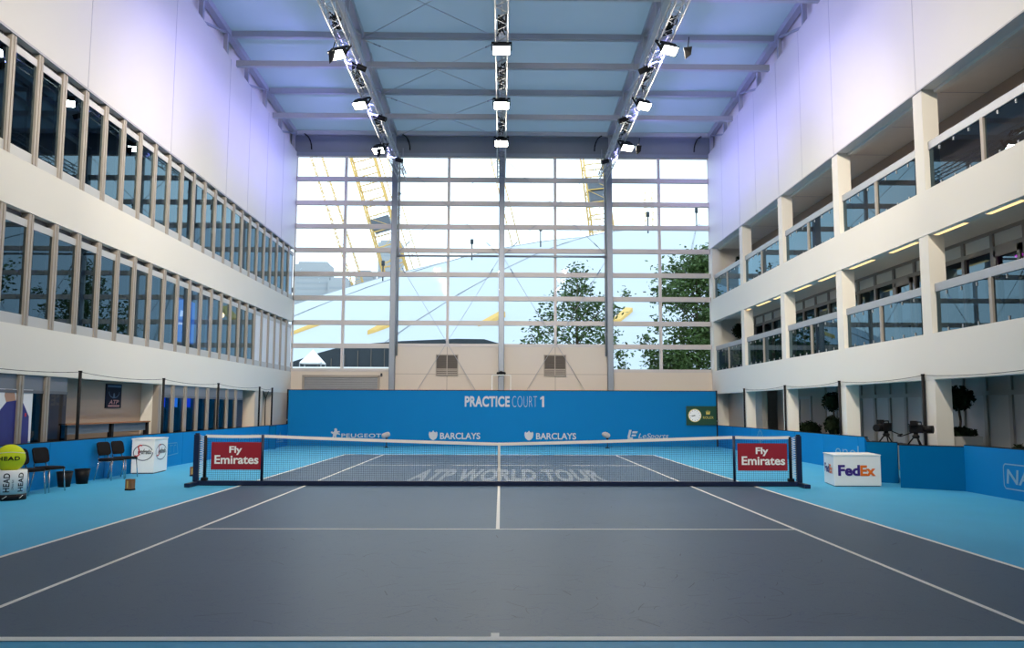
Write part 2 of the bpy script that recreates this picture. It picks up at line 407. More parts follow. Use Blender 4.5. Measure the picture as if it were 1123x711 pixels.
flat([[(.46, 1.74), (.78, 1.77), (.74, 1.9), (.66, 1.985), (.42, 1.985), (.40, 1.86)]], M['skin'], t, o_, R_, U_, 'skin', .003)
flat([[(1.12, 1.45), (1.18, 1.45), (1.18, 1.52), (1.12, 1.52)]], M['redlogo'], t, o_, R_, U_, 'badge', .004)
t = thing('window_display', 'lit blue display with white mark behind the lower left window strip', 'display', (-9.8, 8.0, 3.7))
box(-9.86, -9.81, 7.15, 9.0, 3.60, 5.03).build('casing', M['black'], t, True)
box(-9.81, -9.80, 7.2, 8.95, 3.65, 4.98).build('picture', M['display'], t, True)
flat([[(.3, .75), (.9, .85), (.95, 1.0), (.35, .95)], [(.2, .5), (.8, .55), (.8, .62), (.2, .57)]], M['display_mark'], t, (-9.8, 7.2, 3.65), R_, U_, 'mark')
t = thing('globe_lamp', 'glowing warm globe lamp behind the lower left window strip', 'lamp', (-9.95, 11.75, 4.9))
MB().sphere((-9.95, 11.75, 4.92), .10).build('globe', M['globe'], t, True)
MB().tube((-9.95, 11.75, 5.0), (-9.95, 11.75, 6.2), .012, 6).build('cord', M['black'], t, True)
# poster and bar bench in the recess
t = thing('wall_poster', 'dark navy poster with pale lettering on the tan recess wall', 'poster', (-9.945, 3.7, 1.62))
box(-9.95, -9.925, 3.26, 4.13, 1.62, 2.235).build('board', M['poster'], t, True, .004)
o_ = (-9.925, 3.26, 1.62)
flat([[(.06, .53), (.81, .53), (.81, .585), (.06, .585)]], M['posterblue'], t, o_, R_, U_, 'title_strip')
flat(ring2(.435, .42, .30, .17, .022, 18, PI, 2 * PI) + [[(.37, .25), (.5, .25), (.47, .38), (.40, .38)]], M['posterblue'], t, o_, R_, U_, 'arena_mark')
lettering('ATP', M['posterpink'], t, (-9.925, 3.42, 1.72), R_, U_, .56, .11, .02, .25)
flat([[(.12, .035), (.76, .035), (.76, .075), (.12, .075)]], M['posterpink'], t, o_, R_, U_, 'caption_strip')
t = thing('counter', 'low slatted counter with grey blue boards inside the left recess', 'counter', (-9.68, 3.2, 0))
for a, b in ((.85, 2.93), (3.18, 5.08)): box(-9.70, -9.66, a, b, 1.03, 1.24).build('board', M['benchblue'], t, True)
box(-9.76, -9.58, .75, 5.2, 1.24, 1.275).build('top', M['wood'], t, True)
for y in (.8, 3.05, 5.13): box(-9.72, -9.62, y - .06, y + .06, 0, 1.24).build('post', M['black'], t, True)
box(-9.70, -9.66, .75, 5.2, .25, .42).build('lower_rail', M['wood'], t, True)

# ------------------------------------------------------------------ right facade
mb = MB()
cc = COLS + [-8.8, -13.6, -18.4, Y0]
for a, b in zip(cc, cc[1:]):
    mb.hexa([(XR, b, 8.97), (XR + .3, b, 8.97), (XR + .3, a, 8.97), (XR, a, 8.97),
             (XR, b, 13.44 + sl(b)), (XR + .3, b, 13.44 + sl(b)), (XR + .3, a, 13.44 + sl(a)), (XR, a, 13.44 + sl(a))])
wr = struct(mb, 'wall_right_upper', M['panel'], 'tall white fabric wall panels above the right balconies', 'wall')
mb = MB()
for c in COLS[1:]: mb.box(XR - .006, XR, c - .21, c - .19, 9.0, 13.42 + sl(c))
for c in (12.85, 8.0, 17.6): mb.box(XR - .005, XR, c - .008, c + .008, 9.0, 13.42 + sl(c))
mb.box(XR - .02, XR, Y0, W, 8.95, 8.985)
mb.build('panel_seam', M['seam'], wr)
struct(box(XR, XR + .25, Y0, W, 5.58, 6.6), 'trim_3', M['wall'], 'smooth beige band in front of the upper right balcony', 'spandrel')
struct(box(XR, XR + .25, Y0, W, 2.31, 3.34), 'trim_4', M['wall'], 'smooth beige band in front of the lower right balcony', 'spandrel')
BX = 11.3
struct(box(XR + .25, BX + 4, Y0, W, 6.2, 6.5), 'floor_right_upper', M['soffit'], 'upper balcony floor slab on the right', 'floor')
struct(box(XR + .25, BX + 4, Y0, W, 5.72, 5.9), 'ceiling_right_middle', M['soffit'], 'beige ceiling over the lower right balcony', 'ceiling')
struct(box(XR + .25, BX + 4, Y0, W, 2.9, 3.2), 'floor_right_middle', M['soffit'], 'lower balcony floor slab on the right', 'floor')
cr = struct(box(XR + .3, BX + 4, Y0, W, 8.99, 9.1), 'ceiling_right_upper', M['soffit'], 'beige ceiling over the upper right balcony', 'ceiling')
mb = MB()
for c in COLS: mb.box(XR + .3, BX, c - .215, c - .20, 8.983, 8.99); mb.box(XR + .3, BX, c + 2.2, c + 2.21, 8.985, 8.99)
mb.build('ceiling_joint', M['seam'], cr)
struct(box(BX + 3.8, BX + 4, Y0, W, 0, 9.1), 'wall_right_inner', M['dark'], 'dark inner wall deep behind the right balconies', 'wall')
struct(box(XR + .02, BX + 4, W - .1, W + .1, 0, 9.0), 'right_end_wall', M['wall'], 'beige end wall of the right balconies', 'wall')
struct(MB().box(XR, XR + .25, Y0, -4.4, 6.6, 8.97).box(XR, XR + .25, Y0, -4.4, 3.34, 5.58).box(XR, XR + .25, Y0, -4.4, 0, 2.31), 'wall_right_near', M['wall'],
       'plain beige right wall nearer than the balconies', 'wall')
for i, c in enumerate(COLS):
    struct(box(XR + .012, XR + .38, c - .41, c, 0, 8.97), 'column_right', M['wall'], 'square beige balcony column on the right, %s from the window wall' % ORD[i], 'column')

def balustrade(i, z, label):
    a = COLS[i + 1]; b = COLS[i] - .41            # near end, far end
    x = XR + .12; mid = (a + b) / 2 + .05
    t = thing('balustrade', label, 'balustrade', (x, (a + b) / 2, z))
    box(x - .03, x + .03, a + .05, b - .03, z + .93, z + 1.12).build('top_rail', M['alu'], t, True, .008)
    box(x - .04, x + .04, mid - .05, mid + .05, z - .02, z + .93).build('post', M['mull'], t, True)
    box(x - .04, x + .04, a + .02, a + .09, z - .02, z + .93).build('post', M['mull'], t, True)
    for p, q in ((a + .10, mid - .06), (mid + .06, b - .03)):
        g = MB().quad((x, q, z - .02), (x, p, z - .02), (x, p, z + .93), (x, q, z + .93)).build('glass_panel', M['bglass'], t, True)
        for s in (.22, .5, .78):
            for zz in (z + .05, z + .86): box(x - .018, x + .018, p + (q - p) * s - .014, p + (q - p) * s + .014, zz - .03, zz + .05).build('clamp', M['alu'], g, True)
for i in range(5):
    balustrade(i, 6.6, 'glass balustrade of the upper right balcony, %s bay from the window wall' % ORD[i])
    balustrade(i, 3.34, 'glass balustrade of the lower right balcony, %s bay from the window wall' % ORD[i])

def right_window(y0, y1, z0, z1, x, label, glassm, transom=None, door=False):
    w = thing(wname(), label, 'window', (x, y0, z0), kind='structure')
    f = MB(); f.box(x - .05, x + .08, y0, y0 + .12, z0, z1); f.box(x - .05, x + .08, y0 + .12, y1, z1 - .07, z1)
    if transom: f.box(x - .05, x + .08, y0 + .12, y1, transom - .05, transom + .05)
    if door: f.box(x - .07, x - .02, y0 + .2, y0 + .3, z0, transom - .05); f.box(x - .07, x - .02, y1 - .12, y1 - .02, z0, transom - .05); f.box(x - .07, x - .02, y0 + .2, y1 - .02, transom - .2, transom - .05)
    f.build('window_frame', M['mull'], w, True)
    if transom: box(x, x + .03, y0 + .12, y1, transom + .05, z1 - .07).build('head_panel', M['soffit'] if z0 > 3 else M['mull'], w, True)
    t = transom - .05 if transom else z1 - .07
    if glassm == 'frostg': box(x, x + .02, y0 + .12, y1, z0, t).build('blind', M['frostg'], w, True)
    else: MB().quad((x + .01, y1, z0), (x + .01, y0 + .12, z0), (x + .01, y0 + .12, t), (x + .01, y1, t)).build('pane', M['dglass'], w, True)
n = 0
for i in range(5):
    a = COLS[i + 1] - .2; b = COLS[i] - .2; q = (b - a) / 4
    for j in reversed(range(4)):
        right_window(a + j * q, a + (j + 1) * q, 3.2, 5.72, BX, 'dark balcony window behind the lower right balcony, %s from the window wall' % ORD[n], 'dglass', 5.3, j == 3 and i in (1, 3, 4)); n += 1
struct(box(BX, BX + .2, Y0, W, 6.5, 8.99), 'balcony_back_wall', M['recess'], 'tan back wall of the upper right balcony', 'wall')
n = 0
GX = 11.0
for j in range(15):
    y = 10.1 - .94 * j
    right_window(y - .94, y, 0, 2.9, GX, 'pale grey ground floor panel on the right, %s from the far beige alcove' % ORD[j], 'frostg', 2.02)
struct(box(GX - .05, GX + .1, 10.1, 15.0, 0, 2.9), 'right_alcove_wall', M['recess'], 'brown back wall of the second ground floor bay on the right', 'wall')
dd = thing('door_1', 'brown framed door in the second ground floor bay on the right', 'door', (GX - .06, 12.4, 0), kind='structure')
MB().box(GX - .10, GX - .05, 11.3, 11.42, 0, 2.1).box(GX - .10, GX - .05, 13.5, 13.62, 0, 2.1).box(GX - .10, GX - .05, 11.42, 13.5, 2.0, 2.1).box(GX - .10, GX - .05, 12.4, 12.5, 0, 2.0).build('door_frame', M['mull'], dd, True)
MB().box(GX - .07, GX - .05, 11.42, 12.4, 0, 2.0).box(GX - .07, GX - .05, 12.5, 13.5, 0, 2.0).build('leaf', M['recess'], dd, True)
MB().box(GX - .14, GX - .10, 12.36, 12.39, .95, 1.15).build('door_handle', M['black'], dd, True)
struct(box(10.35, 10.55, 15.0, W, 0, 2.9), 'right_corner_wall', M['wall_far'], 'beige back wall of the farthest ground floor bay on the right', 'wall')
for i, (a, b) in enumerate(((-2.85, -1.69), (-.9, .35), (1.16, 2.55), (3.5, 4.95), (6.0, 7.25), (8.0, 9.45), (10.65, 11.5), (12.0, 13.5), (14.4, 15.0))):
    t = thing('strip_light', 'warm strip light under the middle beige band on the right, %s from the near end' % ORD[i], 'light', (9.78, (a + b) / 2, 5.58))
    box(9.73, 9.87, a, b, 5.556, 5.581).build('housing', M['white'], t, True)
    box(9.75, 9.85, a + .02, b - .02, 5.545, 5.556).build('diffuser', M['led'], t, True)
t = thing('neon_tube', 'magenta light tube behind a lower right balcony window', 'light', (11.9, .5, 5.2))
MB().tube((11.9, -.3, 5.17), (11.9, .85, 5.17), .03).build('tube', M['magenta'], t, True)
MB().tube((11.9, -.2, 5.2), (11.9, -.2, 5.72), .008, 5).tube((11.9, .75, 5.2), (11.9, .75, 5.72), .008, 5).build('hanger', M['black'], t, True)

# ------------------------------------------------------------------ window wall
BAY = [XL - .03, -4.88, .04, 4.98, XR + .05]
TR = [12.21, 11.08, 9.98, 8.87, 7.75, 6.64, 5.51]
for i in range(4):
    a, b = BAY[i], BAY[i + 1]; outer = i in (0, 3); zb = 3.38 if outer else 4.52
    w = thing(wname(), ['far left bay of the tall window wall, above the shutter', 'tall window wall bay left of the centre column, behind the crossed cables',
                        'tall window wall bay right of the centre column, tree behind it', 'far right bay of the tall window wall, dense tree behind it'][i], 'window', (a, W, zb), kind='structure')
    f = MB()
    for z in TR + ([4.45] if outer else []): f.box(a + .0, b - .0, W - .05, W + .12, z - .105, z + .105)
    f.box(a, b, W - .05, W + .12, zb - .10, zb + .04); f.box(a, b, W - .05, W + .12, 13.26, 13.36)
    f.box((a + b) / 2 - .06, (a + b) / 2 + .06, W - .06, W + .13, zb, 13.3)
    f.box(a, a + .06, W - .05, W + .12, zb, 13.3).box(b - .06, b, W - .05, W + .12, zb, 13.3)
    f.build('window_frame', M['transom'], w, True)
    MB().quad((a, W + .03, zb), (b, W + .03, zb), (b, W + .03, 13.3), (a, W + .03, 13.3)).build('pane', M['cglass'], w, True)
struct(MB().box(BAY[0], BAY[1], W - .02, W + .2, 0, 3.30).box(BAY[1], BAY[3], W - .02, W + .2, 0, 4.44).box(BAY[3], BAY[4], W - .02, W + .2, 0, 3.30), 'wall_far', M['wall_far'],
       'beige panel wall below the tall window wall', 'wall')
mb = MB()
for i, x in enumerate((-2.42, 2.5)): mb.box(x - .012, x + .012, W - .03, W - .02, 0, 4.42)
mb.box(BAY[1], BAY[3], W - .03, W - .02, 3.17, 3.19)
struct(mb, 'trim_5', M['mull'], 'thin joints in the beige panel wall below the windows', 'joint')
ff = struct(MB().box(XL - .3, XR + .3, W - .06, W + .2, 13.3, 14.55), 'fascia_wall', M['fascia'], 'grey fascia between window wall and roof', 'fascia')
box(XL, XR, W - .14, W - .06, 13.28, 13.44).build('rail', M['column'], ff)
for i, x in enumerate((-4.88, .04, 4.98)):
    struct(MB().box(x - .13, x + .13, W - .42, W - .12, 0, 13.5).box(x - .19, x + .19, W - .46, W - .08, 0, .05), 'window_column', M['column'],
           'tall grey steel column on the window wall, ' + ['left', 'centre', 'right'][i] + ' of three', 'column', .02)
for i, x in enumerate((-4.69, 4.80)):
    t = thing('downpipe', 'thin silver tube beside the %s steel column' % ['left', 'right'][i], 'tube', (x, W - .2, 0))
    MB().tube((x, W - .2, 4.0), (x, W - .2, 13.4), .045, 10).build('tube', M['alu'], t, True)
    mb = MB()
    for z in (5, 8.56, 11.5): mb.box(x - .07, x + .07, W - .22, W - .05, z - .04, z + .04)
    mb.build('bracket', M['steel'], t, True)
t = thing('tie_tube', 'horizontal silver tube across the two middle window bays', 'tube', (.04, W - .3, 8.56))
MB().tube((-4.75, W - .3, 8.56), (-.1, W - .3, 8.56), .05, 10).tube((.18, W - .3, 8.56), (4.85, W - .3, 8.56), .05, 10).build('tube', M['alu'], t, True)
for x0, x1, s in ((-4.8, -.05, 'left'), (.13, 4.88, 'right')):
    for up in (0, 1):
        za, zb = (8.5, .7) if not up else (8.62, 13.2)
        for d in (0, 1):
            p, q = ((x0, W - .27, za), (x1, W - .27, zb)) if d == 0 else ((x1, W - .23, za), (x0, W - .23, zb))
            t = thing('bracing_cable', 'thin diagonal cable across the %s half of the middle %s bay, %s one' % (['lower', 'upper'][up], s, ['falling' if not up else 'rising', 'rising' if not up else 'falling'][d] + ' rightward'), 'cable', p)
            MB().tube(p, q, .011, 6).build('cable', M['steel'], t, True)
            v = (Vector(q) - Vector(p)).normalized(); c = Vector(p) + v * .6
            MB().tube(tuple(c), tuple(c + v * .25), .024, 8).build('turnbuckle', M['chrome'], t, True)
for i, x in enumerate((-2.42, 2.485)):
    t = thing('louvre_vent', 'dark louvred vent on the beige wall, %s of the centre column' % ['left', 'right'][i], 'vent', (x, W - .03, 3.58), group='louvred vents on the beige wall')
    MB().box(x - .5, x + .5, W - .06, W - .02, 3.10, 4.06).build('backing', M['vent'], t, True)
    f = MB().box(x - .51, x + .51, W - .09, W - .06, 4.03, 4.07).box(x - .51, x + .51, W - .09, W - .06, 3.09, 3.13).box(x - .51, x - .47, W - .09, W - .06, 3.09, 4.07).box(x + .47, x + .51, W - .09, W - .06, 3.09, 4.07)
    f.box(x - .02, x + .02, W - .09, W - .06, 3.09, 4.07).box(x - .5, x + .5, W - .09, W - .06, 3.38, 3.42)
    f.build('frame', M['mull'], t, True)
    s = MB()
    for k in range(8): z = 3.46 + k * .07; s.hexa([(x - .46, W - .085, z), (x + .46, W - .085, z), (x + .46, W - .062, z + .03), (x - .46, W - .062, z + .03), (x - .46, W - .08, z + .01), (x + .46, W - .08, z + .01), (x + .46, W - .06, z + .04), (x - .46, W - .06, z + .04)])
    s.build('louvre', M['vent'], t, True)
    s = MB()
    for z in (3.17, 3.25, 3.33): s.box(x - .46, x + .46, W - .08, W - .06, z - .015, z + .02)
    s.build('slat', M['mull'], t, True)
t = thing('roller_shutter', 'grey roller shutter in the beige wall at far left', 'shutter', (-7.2, W - .05, 0))
s = MB()
for k in range(30): z = .02 + k * .1; s.hexa([(-8.85, W - .05, z), (-5.55, W - .05, z), (-5.55, W - .02, z), (-8.85, W - .02, z), (-8.85, W - .05, z + .06), (-5.55, W - .05, z + .06), (-5.55, W - .02, z + .10), (-8.85, W - .02, z + .10)])
s.build('curtain', M['shutter'], t, True, fix=True)
MB().box(-8.95, -8.85, W - .1, W - .02, 0, 3.12).box(-5.55, -5.45, W - .1, W - .02, 0, 3.12).box(-8.95, -5.45, W - .1, W - .02, 3.02, 3.12).build('frame', M['mull'], t, True)
t = thing('wall_switch', 'small dark box on the beige wall beside the shutter', 'box', (-5.38, W - .04, 3.1))
box(-5.42, -5.34, W - .09, W - .02, 3.06, 3.2).build('case', M['black'], t, True, .008)
MB().tube((-5.38, W - .13, 3.10), (-5.38, W - .09, 3.13), .02, 8).build('knob', M['shutter'], t, True)

# ------------------------------------------------------------------ roof
mb = MB(); ny = 60; NXC = 48
cells = [(XL - .3 + (XR - XL + .6) * k / NXC) for k in range(NXC + 1)]
def sag(x, y):
    bx = [XL - .3, -4.95, .04, 5.05, XR + .3]; u = 0
    for a, b in zip(bx, bx[1:]):
        if a <= x <= b: u = math.sin(PI * (x - a) / (b - a))
    return -.10 * math.sqrt(max(0, u)) * abs(math.sin(PI * (y - 19.9) / 4.8)) ** .6
for j in range(ny + 1):
    y = Y0 + (W - Y0) * j / ny
    for x in cells: mb.v.append((x, y, 14.52 + sl(y) + sag(x, y)))
for j in range(ny):
    for k in range(NXC):
        a = j * (NXC + 1) + k; mb.f.append((a, a + NXC + 1, a + NXC + 2, a + 1)); mb.sm.append(True)
struct(mb, 'ceiling', M['ceiling'], 'grey blue translucent roof membrane', 'roof')
struct(MB().box(XL - .45, XL - .3, Y0, W, 8.9, 16.3), 'wall_left_outer', M['wall'], 'pale outer lining behind the left edge roof truss', 'wall')
struct(MB().box(XR + .3, XR + .45, Y0, W, 8.9, 16.3), 'wall_right_outer', M['wall'], 'pale outer lining behind the right edge roof truss', 'wall')
struct(box(XL - .3, XR + .3, Y0 - .2, Y0, 0, 16.3), 'wall_rear', M['wall'], 'plain wall at the near end of the hall', 'wall')
RX = [XL - .12, -4.95, .04, 5.05, XR + .12]
PYS = [19.7, 15.0, 10.2, 5.4, .6, -4.2]
for i, x in enumerate(RX):
    def ch(mb, z, w, h):
        return mb.hexa([(x - w / 2, Y0, z + sl(Y0)), (x + w / 2, Y0, z + sl(Y0)), (x + w / 2, W - .1, z), (x - w / 2, W - .1, z),
                        (x - w / 2, Y0, z + h + sl(Y0)), (x + w / 2, Y0, z + h + sl(Y0)), (x + w / 2, W - .1, z + h), (x - w / 2, W - .1, z + h)])
    b = thing('roof_beam', ['steel lattice roof beam along the top of the left wall', 'steel lattice roof beam above the left light truss', 'steel lattice roof beam hidden above the centre light truss',
                            'steel lattice roof beam above the right light truss', 'steel lattice roof beam along the top of the right wall'][i], 'beam', (x, W, 13.5), kind='structure')
    edge = i in (0, 4)
    ch(MB(), 13.42, .10 if edge else .24, .12 if edge else .16).build('bottom_chord', M['steel'] if edge else M['beam'], b, True)
    ch(MB(), 14.24, .22, .22).build('top_chord', M['steel'], b, True)
    wb = MB(); y = 19.7; k = 0
    while y > -6:
        wb.box(x - .07, x + .07, y - .07, y + .07, 13.5 + sl(y), 14.3 + sl(y))
        if k % 2 == 0: wb.bar((x, y - .1, 14.25 + sl(y)), (x, y - 2.3, 13.5 + sl(y - 2.3)), .07, .07)
        y -= 2.4; k += 1
    wb.build('web', M['steel'], b, True)
for y in PYS:
    i = PYS.index(y)
    for nm, z in (('upper', 14.26), ('lower', 13.44)):
        yy = y + .2 if nm == 'upper' else y + .75
        if i == 0 and nm == 'lower': continue
        struct(box(XL, XR, yy - .09, yy + .09, z + sl(yy), z + .20 + sl(yy)), 'purlin_beam', M['steel'], '%s grey cross beam under the roof, %s from the window wall' % (nm, ORD[i if nm == 'upper' else i - 1]), 'beam')
n = 0
for i in range(3):
    ya, yb = PYS[i + 1], PYS[i]
    for d in (0, 1):
        xa, xb = (-4.9, 0.0) if d == 0 else (0.0, -4.9)
        p, q = (xa, ya, 14.15 + sl(ya)), (xb, yb, 14.15 + sl(yb))
        t = thing('roof_cable', 'thin diagonal roof cable, %s bay from the window wall, %s' % (ORD[i], ['leading away to the right', 'leading away to the left'][d]), 'cable', p)
        MB().tube(p, q, .012, 6).build('cable', M['steel'], t, True)
        v = (Vector(q) - Vector(p)).normalized(); c = Vector(p) + v * .5
        MB().tube(tuple(c), tuple(c + v * .3), .026, 8).build('turnbuckle', M['chrome'], t, True)
for i, x in enumerate((-9.3, -4.75, 4.85, 9.5)):
    s = 1 if x < 0 else -1
    t = thing('curved_strut', 'dark curved brace under the eaves, %s' % ['at the left wall', 'at the left column', 'at the right column', 'at the right wall'][i], 'brace', (x, W - .2, 13.6))
    MB().path([(x + s * (.1 + .42 * math.sin(a * PI / 12)), W - .2, 14.3 - .75 * (1 - math.cos(a * PI / 12))) for a in range(7)][::-1], .03, 6).build('brace', M['black'], t, True)
    MB().box(x - .06 + s * .1, x + .06 + s * .1, W - .26, W - .08, 14.24, 14.36).build('clamp', M['steel'], t, True)

# ------------------------------------------------------------------ light trusses, floodlights, wash lights
TX = [-4.5, .01, 4.62]; TZ = 12.12; TW = .17
def truss(i):
    x = TX[i]; ya, yb = -14.0, 19.3
    t = thing('light_truss', ['silver box truss with lamps on the left side', 'silver box truss with lamps along the middle', 'silver box truss with lamps on the right side'][i], 'truss', (x, yb, TZ))
    for sx in (-1, 1):
        for sz in (-1, 1): MB().tube((x + sx * TW, ya, TZ + sz * TW), (x + sx * TW, yb, TZ + sz * TW), .024, 8).build('chord', M['alu'], t, True)
    lb = MB(); y = ya; st = .36; k = 0
    while y + st <= yb:
        s = 1 if k % 2 == 0 else -1
        for sz in (-1, 1): lb.tube((x - s * TW, y, TZ + sz * TW), (x + s * TW, y + st, TZ + sz * TW), .011, 5, caps=False)
        for sx in (-1, 1): lb.tube((x + sx * TW, y, TZ - s * TW), (x + sx * TW, y + st, TZ + s * TW), .011, 5, caps=False)
        y += st; k += 1
    lb.build('lattice', M['alu'], t, True)
    hg = MB(); y = -6.6
    for y in PYS: hg.tube((x, y - .3, TZ + TW), (x, y - .3, 13.5 + sl(y)), .012, 6)
    hg.build('hanger', M['steel'], t, True)
    for (y, L) in ((3.9, .9), (7.6, 1.7), (12.2, 1.6)):
        cb = MB(); rr = random.Random(i * 10 + int(y))
        for q in range(7):
            p = [(x + rr.uniform(-.13, .13), y + L * (j / 4 - .5) + rr.uniform(-.08, .08), TZ + rr.uniform(-.13, .1)) for j in range(5)]
            cb.path(p, .022, 5)
        cb.build('cable_bundle', M['black'], t, True)
for i in range(3): truss(i)
FW, FH, FDEP = .235, .13, .22
def flood_proto():
    t = thing('floodlight', None, None)
    # local: lamp faces -z tilted; lens centre at origin looking along n
    hb = MB().hexa([(-FW, -FH, 0), (FW, -FH, 0), (FW, FH, 0), (-FW, FH, 0), (-FW * .95, -FH, .20), (FW * .95, -FH, .20), (FW * .8, FH * .6, .26), (-FW * .8, FH * .6, .26)])
    rim = MB().box(-FW - .02, FW + .02, -FH - .02, -FH, -.035, .02).box(-FW - .02, FW + .02, FH, FH + .02, -.035, .02).box(-FW - .02, -FW, -FH, FH, -.035, .02).box(FW, FW + .02, -FH, FH, -.035, .02)
    lens = MB().quad((-FW + .005, -FH + .005, -.006), (-FW + .005, FH - .005, -.006), (FW - .005, FH - .005, -.006), (FW - .005, -FH + .005, -.006))
    yk = MB().box(-FW - .055, -FW - .03, -.03, .03, .02, .42).box(FW + .03, FW + .055, -.03, .03, .02, .42).box(-FW - .055, FW + .055, -.03, .03, .40, .43)
    h = hb.build('housing', M['black'], t); rim.build('rim', M['black'], h)
    lens.build('lens', M['lens'], t); yk.build('yoke', M['black'], t)
    return t
proto = flood_proto()
FP = [(-4.66, 4.92), (-4.68, 8.92), (-4.78, 13.82), (.01, 4.52), (.01, 8.82), (.01, 12.82), (4.71, 4.43), (4.74, 8.8), (4.86, 13.26)]
NM = ['left', 'middle', 'right']; FO = ['nearest', 'middle', 'farthest']
first = True
for i, (x, y) in enumerate(FP + [(xx, yy) for xx in (-4.65, .01, 4.7) for yy in (-2.2, -7.2, -12.2)]):
    o = proto if i == 0 else copy_tree(proto)
    s = (i // 3) if i < 9 else ((i - 9) // 3)
    if i >= 9:
        L = D.lights.new('flood_beam', 'AREA'); L.shape = 'RECTANGLE'; L.size = .44; L.size_y = .24; L.energy = 160; L.color = (1, .89, .73); L.spread = math.radians(84)
        lo = D.objects.new('flood_beam', L); COL.objects.link(lo); lo.parent = o; lo.location = (0, 0, -.04)
    o.location = (x, y, 11.64)
    if i == 9: lens_far = [c for c in kids(o) if c.name.startswith('lens')][0].data.copy(); lens_far.materials[0] = M['lens_far']
    if i >= 9: [c for c in kids(o) if c.name.startswith('lens')][0].data = lens_far
    o.rotation_euler = (math.radians(-38 if i < 9 else -62), 0, math.radians([-24, 0, 24][s] if i < 9 else [14, 0, -14][s]) + (PI if i >= 9 else 0))
    if i < 9: tag(o, 'bright floodlight under the %s light truss, %s of its three' % (NM[s], FO[i % 3]), 'floodlight', 'floodlights on the light trusses')
    else: tag(o, 'floodlight over the near court half, %s truss, %s from the net' % (NM[s], ORD[(i - 9) % 3]), 'floodlight', 'floodlights on the light trusses')
for i, (x, y, dx) in enumerate(((-4.95, 4.75, .1), (-4.9, 13.6, .1), (4.98, 4.25, .1), (5.05, 13.0, .1))):
    t = thing('barn_door', 'dark hanging flap beside the %s floodlight of the %s truss' % (['nearest', 'farthest'][i % 2], ['left', 'right'][i // 2]), 'flap', (x, y, 11.5))
    MB().hexa([(x + .08, y - .05, 11.62), (x + .30, y - .12, 11.62), (x + .30, y - .10, 11.62), (x + .08, y - .03, 11.62),
               (x + .12, y - .05, 11.28), (x + .26, y - .14, 11.38), (x + .26, y - .12, 11.38), (x + .12, y - .03, 11.28)]).build('flap', M['black'], t, True)
    MB().tube((x + .19, y - .08, 11.60), (x + .25, y + .02, TZ - TW), .015, 6).build('arm', M['black'], t, True)
# purple wash fixtures on the trusses (par cans) with their spot lamps
WASH = [(-4.2, 10.6, (-9.4, 11.5, 13.2)), (-4.2, 6.2, (-9.4, 4.6, 12.9)), (-4.2, 15.6, (-9.4, 16.5, 12.6)),
        (4.3, 10.6, (9.6, 11.0, 13.2)), (4.3, 6.2, (9.6, 4.0, 13.0)), (4.3, 15.6, (9.6, 16.5, 12.6))]
for i, (x, y, tg) in enumerate(WASH):
    s = 'left' if x < 0 else 'right'
    t = thing('wash_light', 'small black wash lamp on the %s truss, %s' % (s, ['above the middle floodlight', 'between the two nearer floodlights', 'beyond the farthest floodlight'][i % 3]), 'lamp', (x, y, 11.8), group='wash lamps on the trusses')
    d = (Vector(tg) + Vector((0, 0, .7)) - Vector((x, y, 11.8))).normalized(); c = Vector((x, y, 11.8))
    MB().tube(tuple(c - d * .16), tuple(c + d * .14), .09, 14, caps=False).build('can', M['black'], t, True)
    MB().tube(tuple(c - d * .16), tuple(c - d * .14), .088, 14).build('back_cap', M['black'], t, True)
    MB().tube((x, y, 11.89), (x, y, TZ - TW), .015, 6).build('bracket', M['black'], t, True)
    L = D.lights.new('wash_lamp', 'SPOT'); L.energy = 1200; L.color = (.32, .29, .95); L.spot_size = math.radians(118); L.spot_blend = .9; L.shadow_soft_size = .08
    lo = D.objects.new('wash_lamp', L); COL.objects.link(lo); lo.location = c + d * .15; lo.rotation_euler = d.to_track_quat('-Z', 'Y').to_euler()

# ------------------------------------------------------------------ blue boards around the court
X_, Y_, Z_ = Vector((1, 0, 0)), Vector((0, 1, 0)), Vector((0, 0, 1))
BY = 18.6
bw = thing('backdrop_board', 'tall blue back board lettered PRACTICE COURT 1', 'board', (0, BY, 0))
box(-9.2, 9.45, BY, BY + .1, 0, 2.4).build('board', M['backdrop'], bw, True)
box(-9.2, 9.45, BY - .01, BY + .11, 2.4, 2.43).build('top_edge', M['black'], bw, True)
def on_back(txt, m, x, z, w, h, **k): return lettering(txt, m, bw, (x, BY, z), X_, Z_, w, h, **k)
on_back('PRACTICE', M['silver'], -1.54, 1.70, 1.96, .47, offset=.035, spacing=1.05)
on_back('COURT', M['silver'], .53, 1.70, 1.08, .47, offset=-.028, spacing=1.1)
flat([[(.08, 0), (.17, 0), (.17, .47), (.09, .47), (0, .40), (0, .31), (.08, .36)]], M['silver'], bw, (1.75, BY, 1.70), X_, Z_, 'lettering')
on_back('PEUGEOT', M['silver'], -6.87, .36, 1.72, .17, offset=.012, spacing=1.1)
on_back('BARCLAYS', M['silver'], -2.60, .30, 1.74, .28, offset=.02)
on_back('BARCLAYS', M['silver'], 1.57, .30, 1.74, .28, offset=.02)
on_back('LeSports', M['silver'], 6.02, .30, 1.32, .27, shear=.3)
def eagle(x, z, s):
    body = [(.5, 0), (.72, .1), (.9, .3), (.98, .6), (.96, .85), (.84, .95), (.8, .8), (.68, .92), (.6, .84), (.56, 1.0), (.5, 1.06), (.44, 1.0), (.4, .84), (.32, .92), (.2, .8), (.16, .95), (.04, .85), (.02, .6), (.1, .3), (.28, .1)]
    flat([[(a * s, b * s) for a, b in body]], M['silver'], bw, (x, BY, z), X_, Z_, 'emblem')
eagle(-3.10, .25, .40); eagle(1.06, .25, .40)
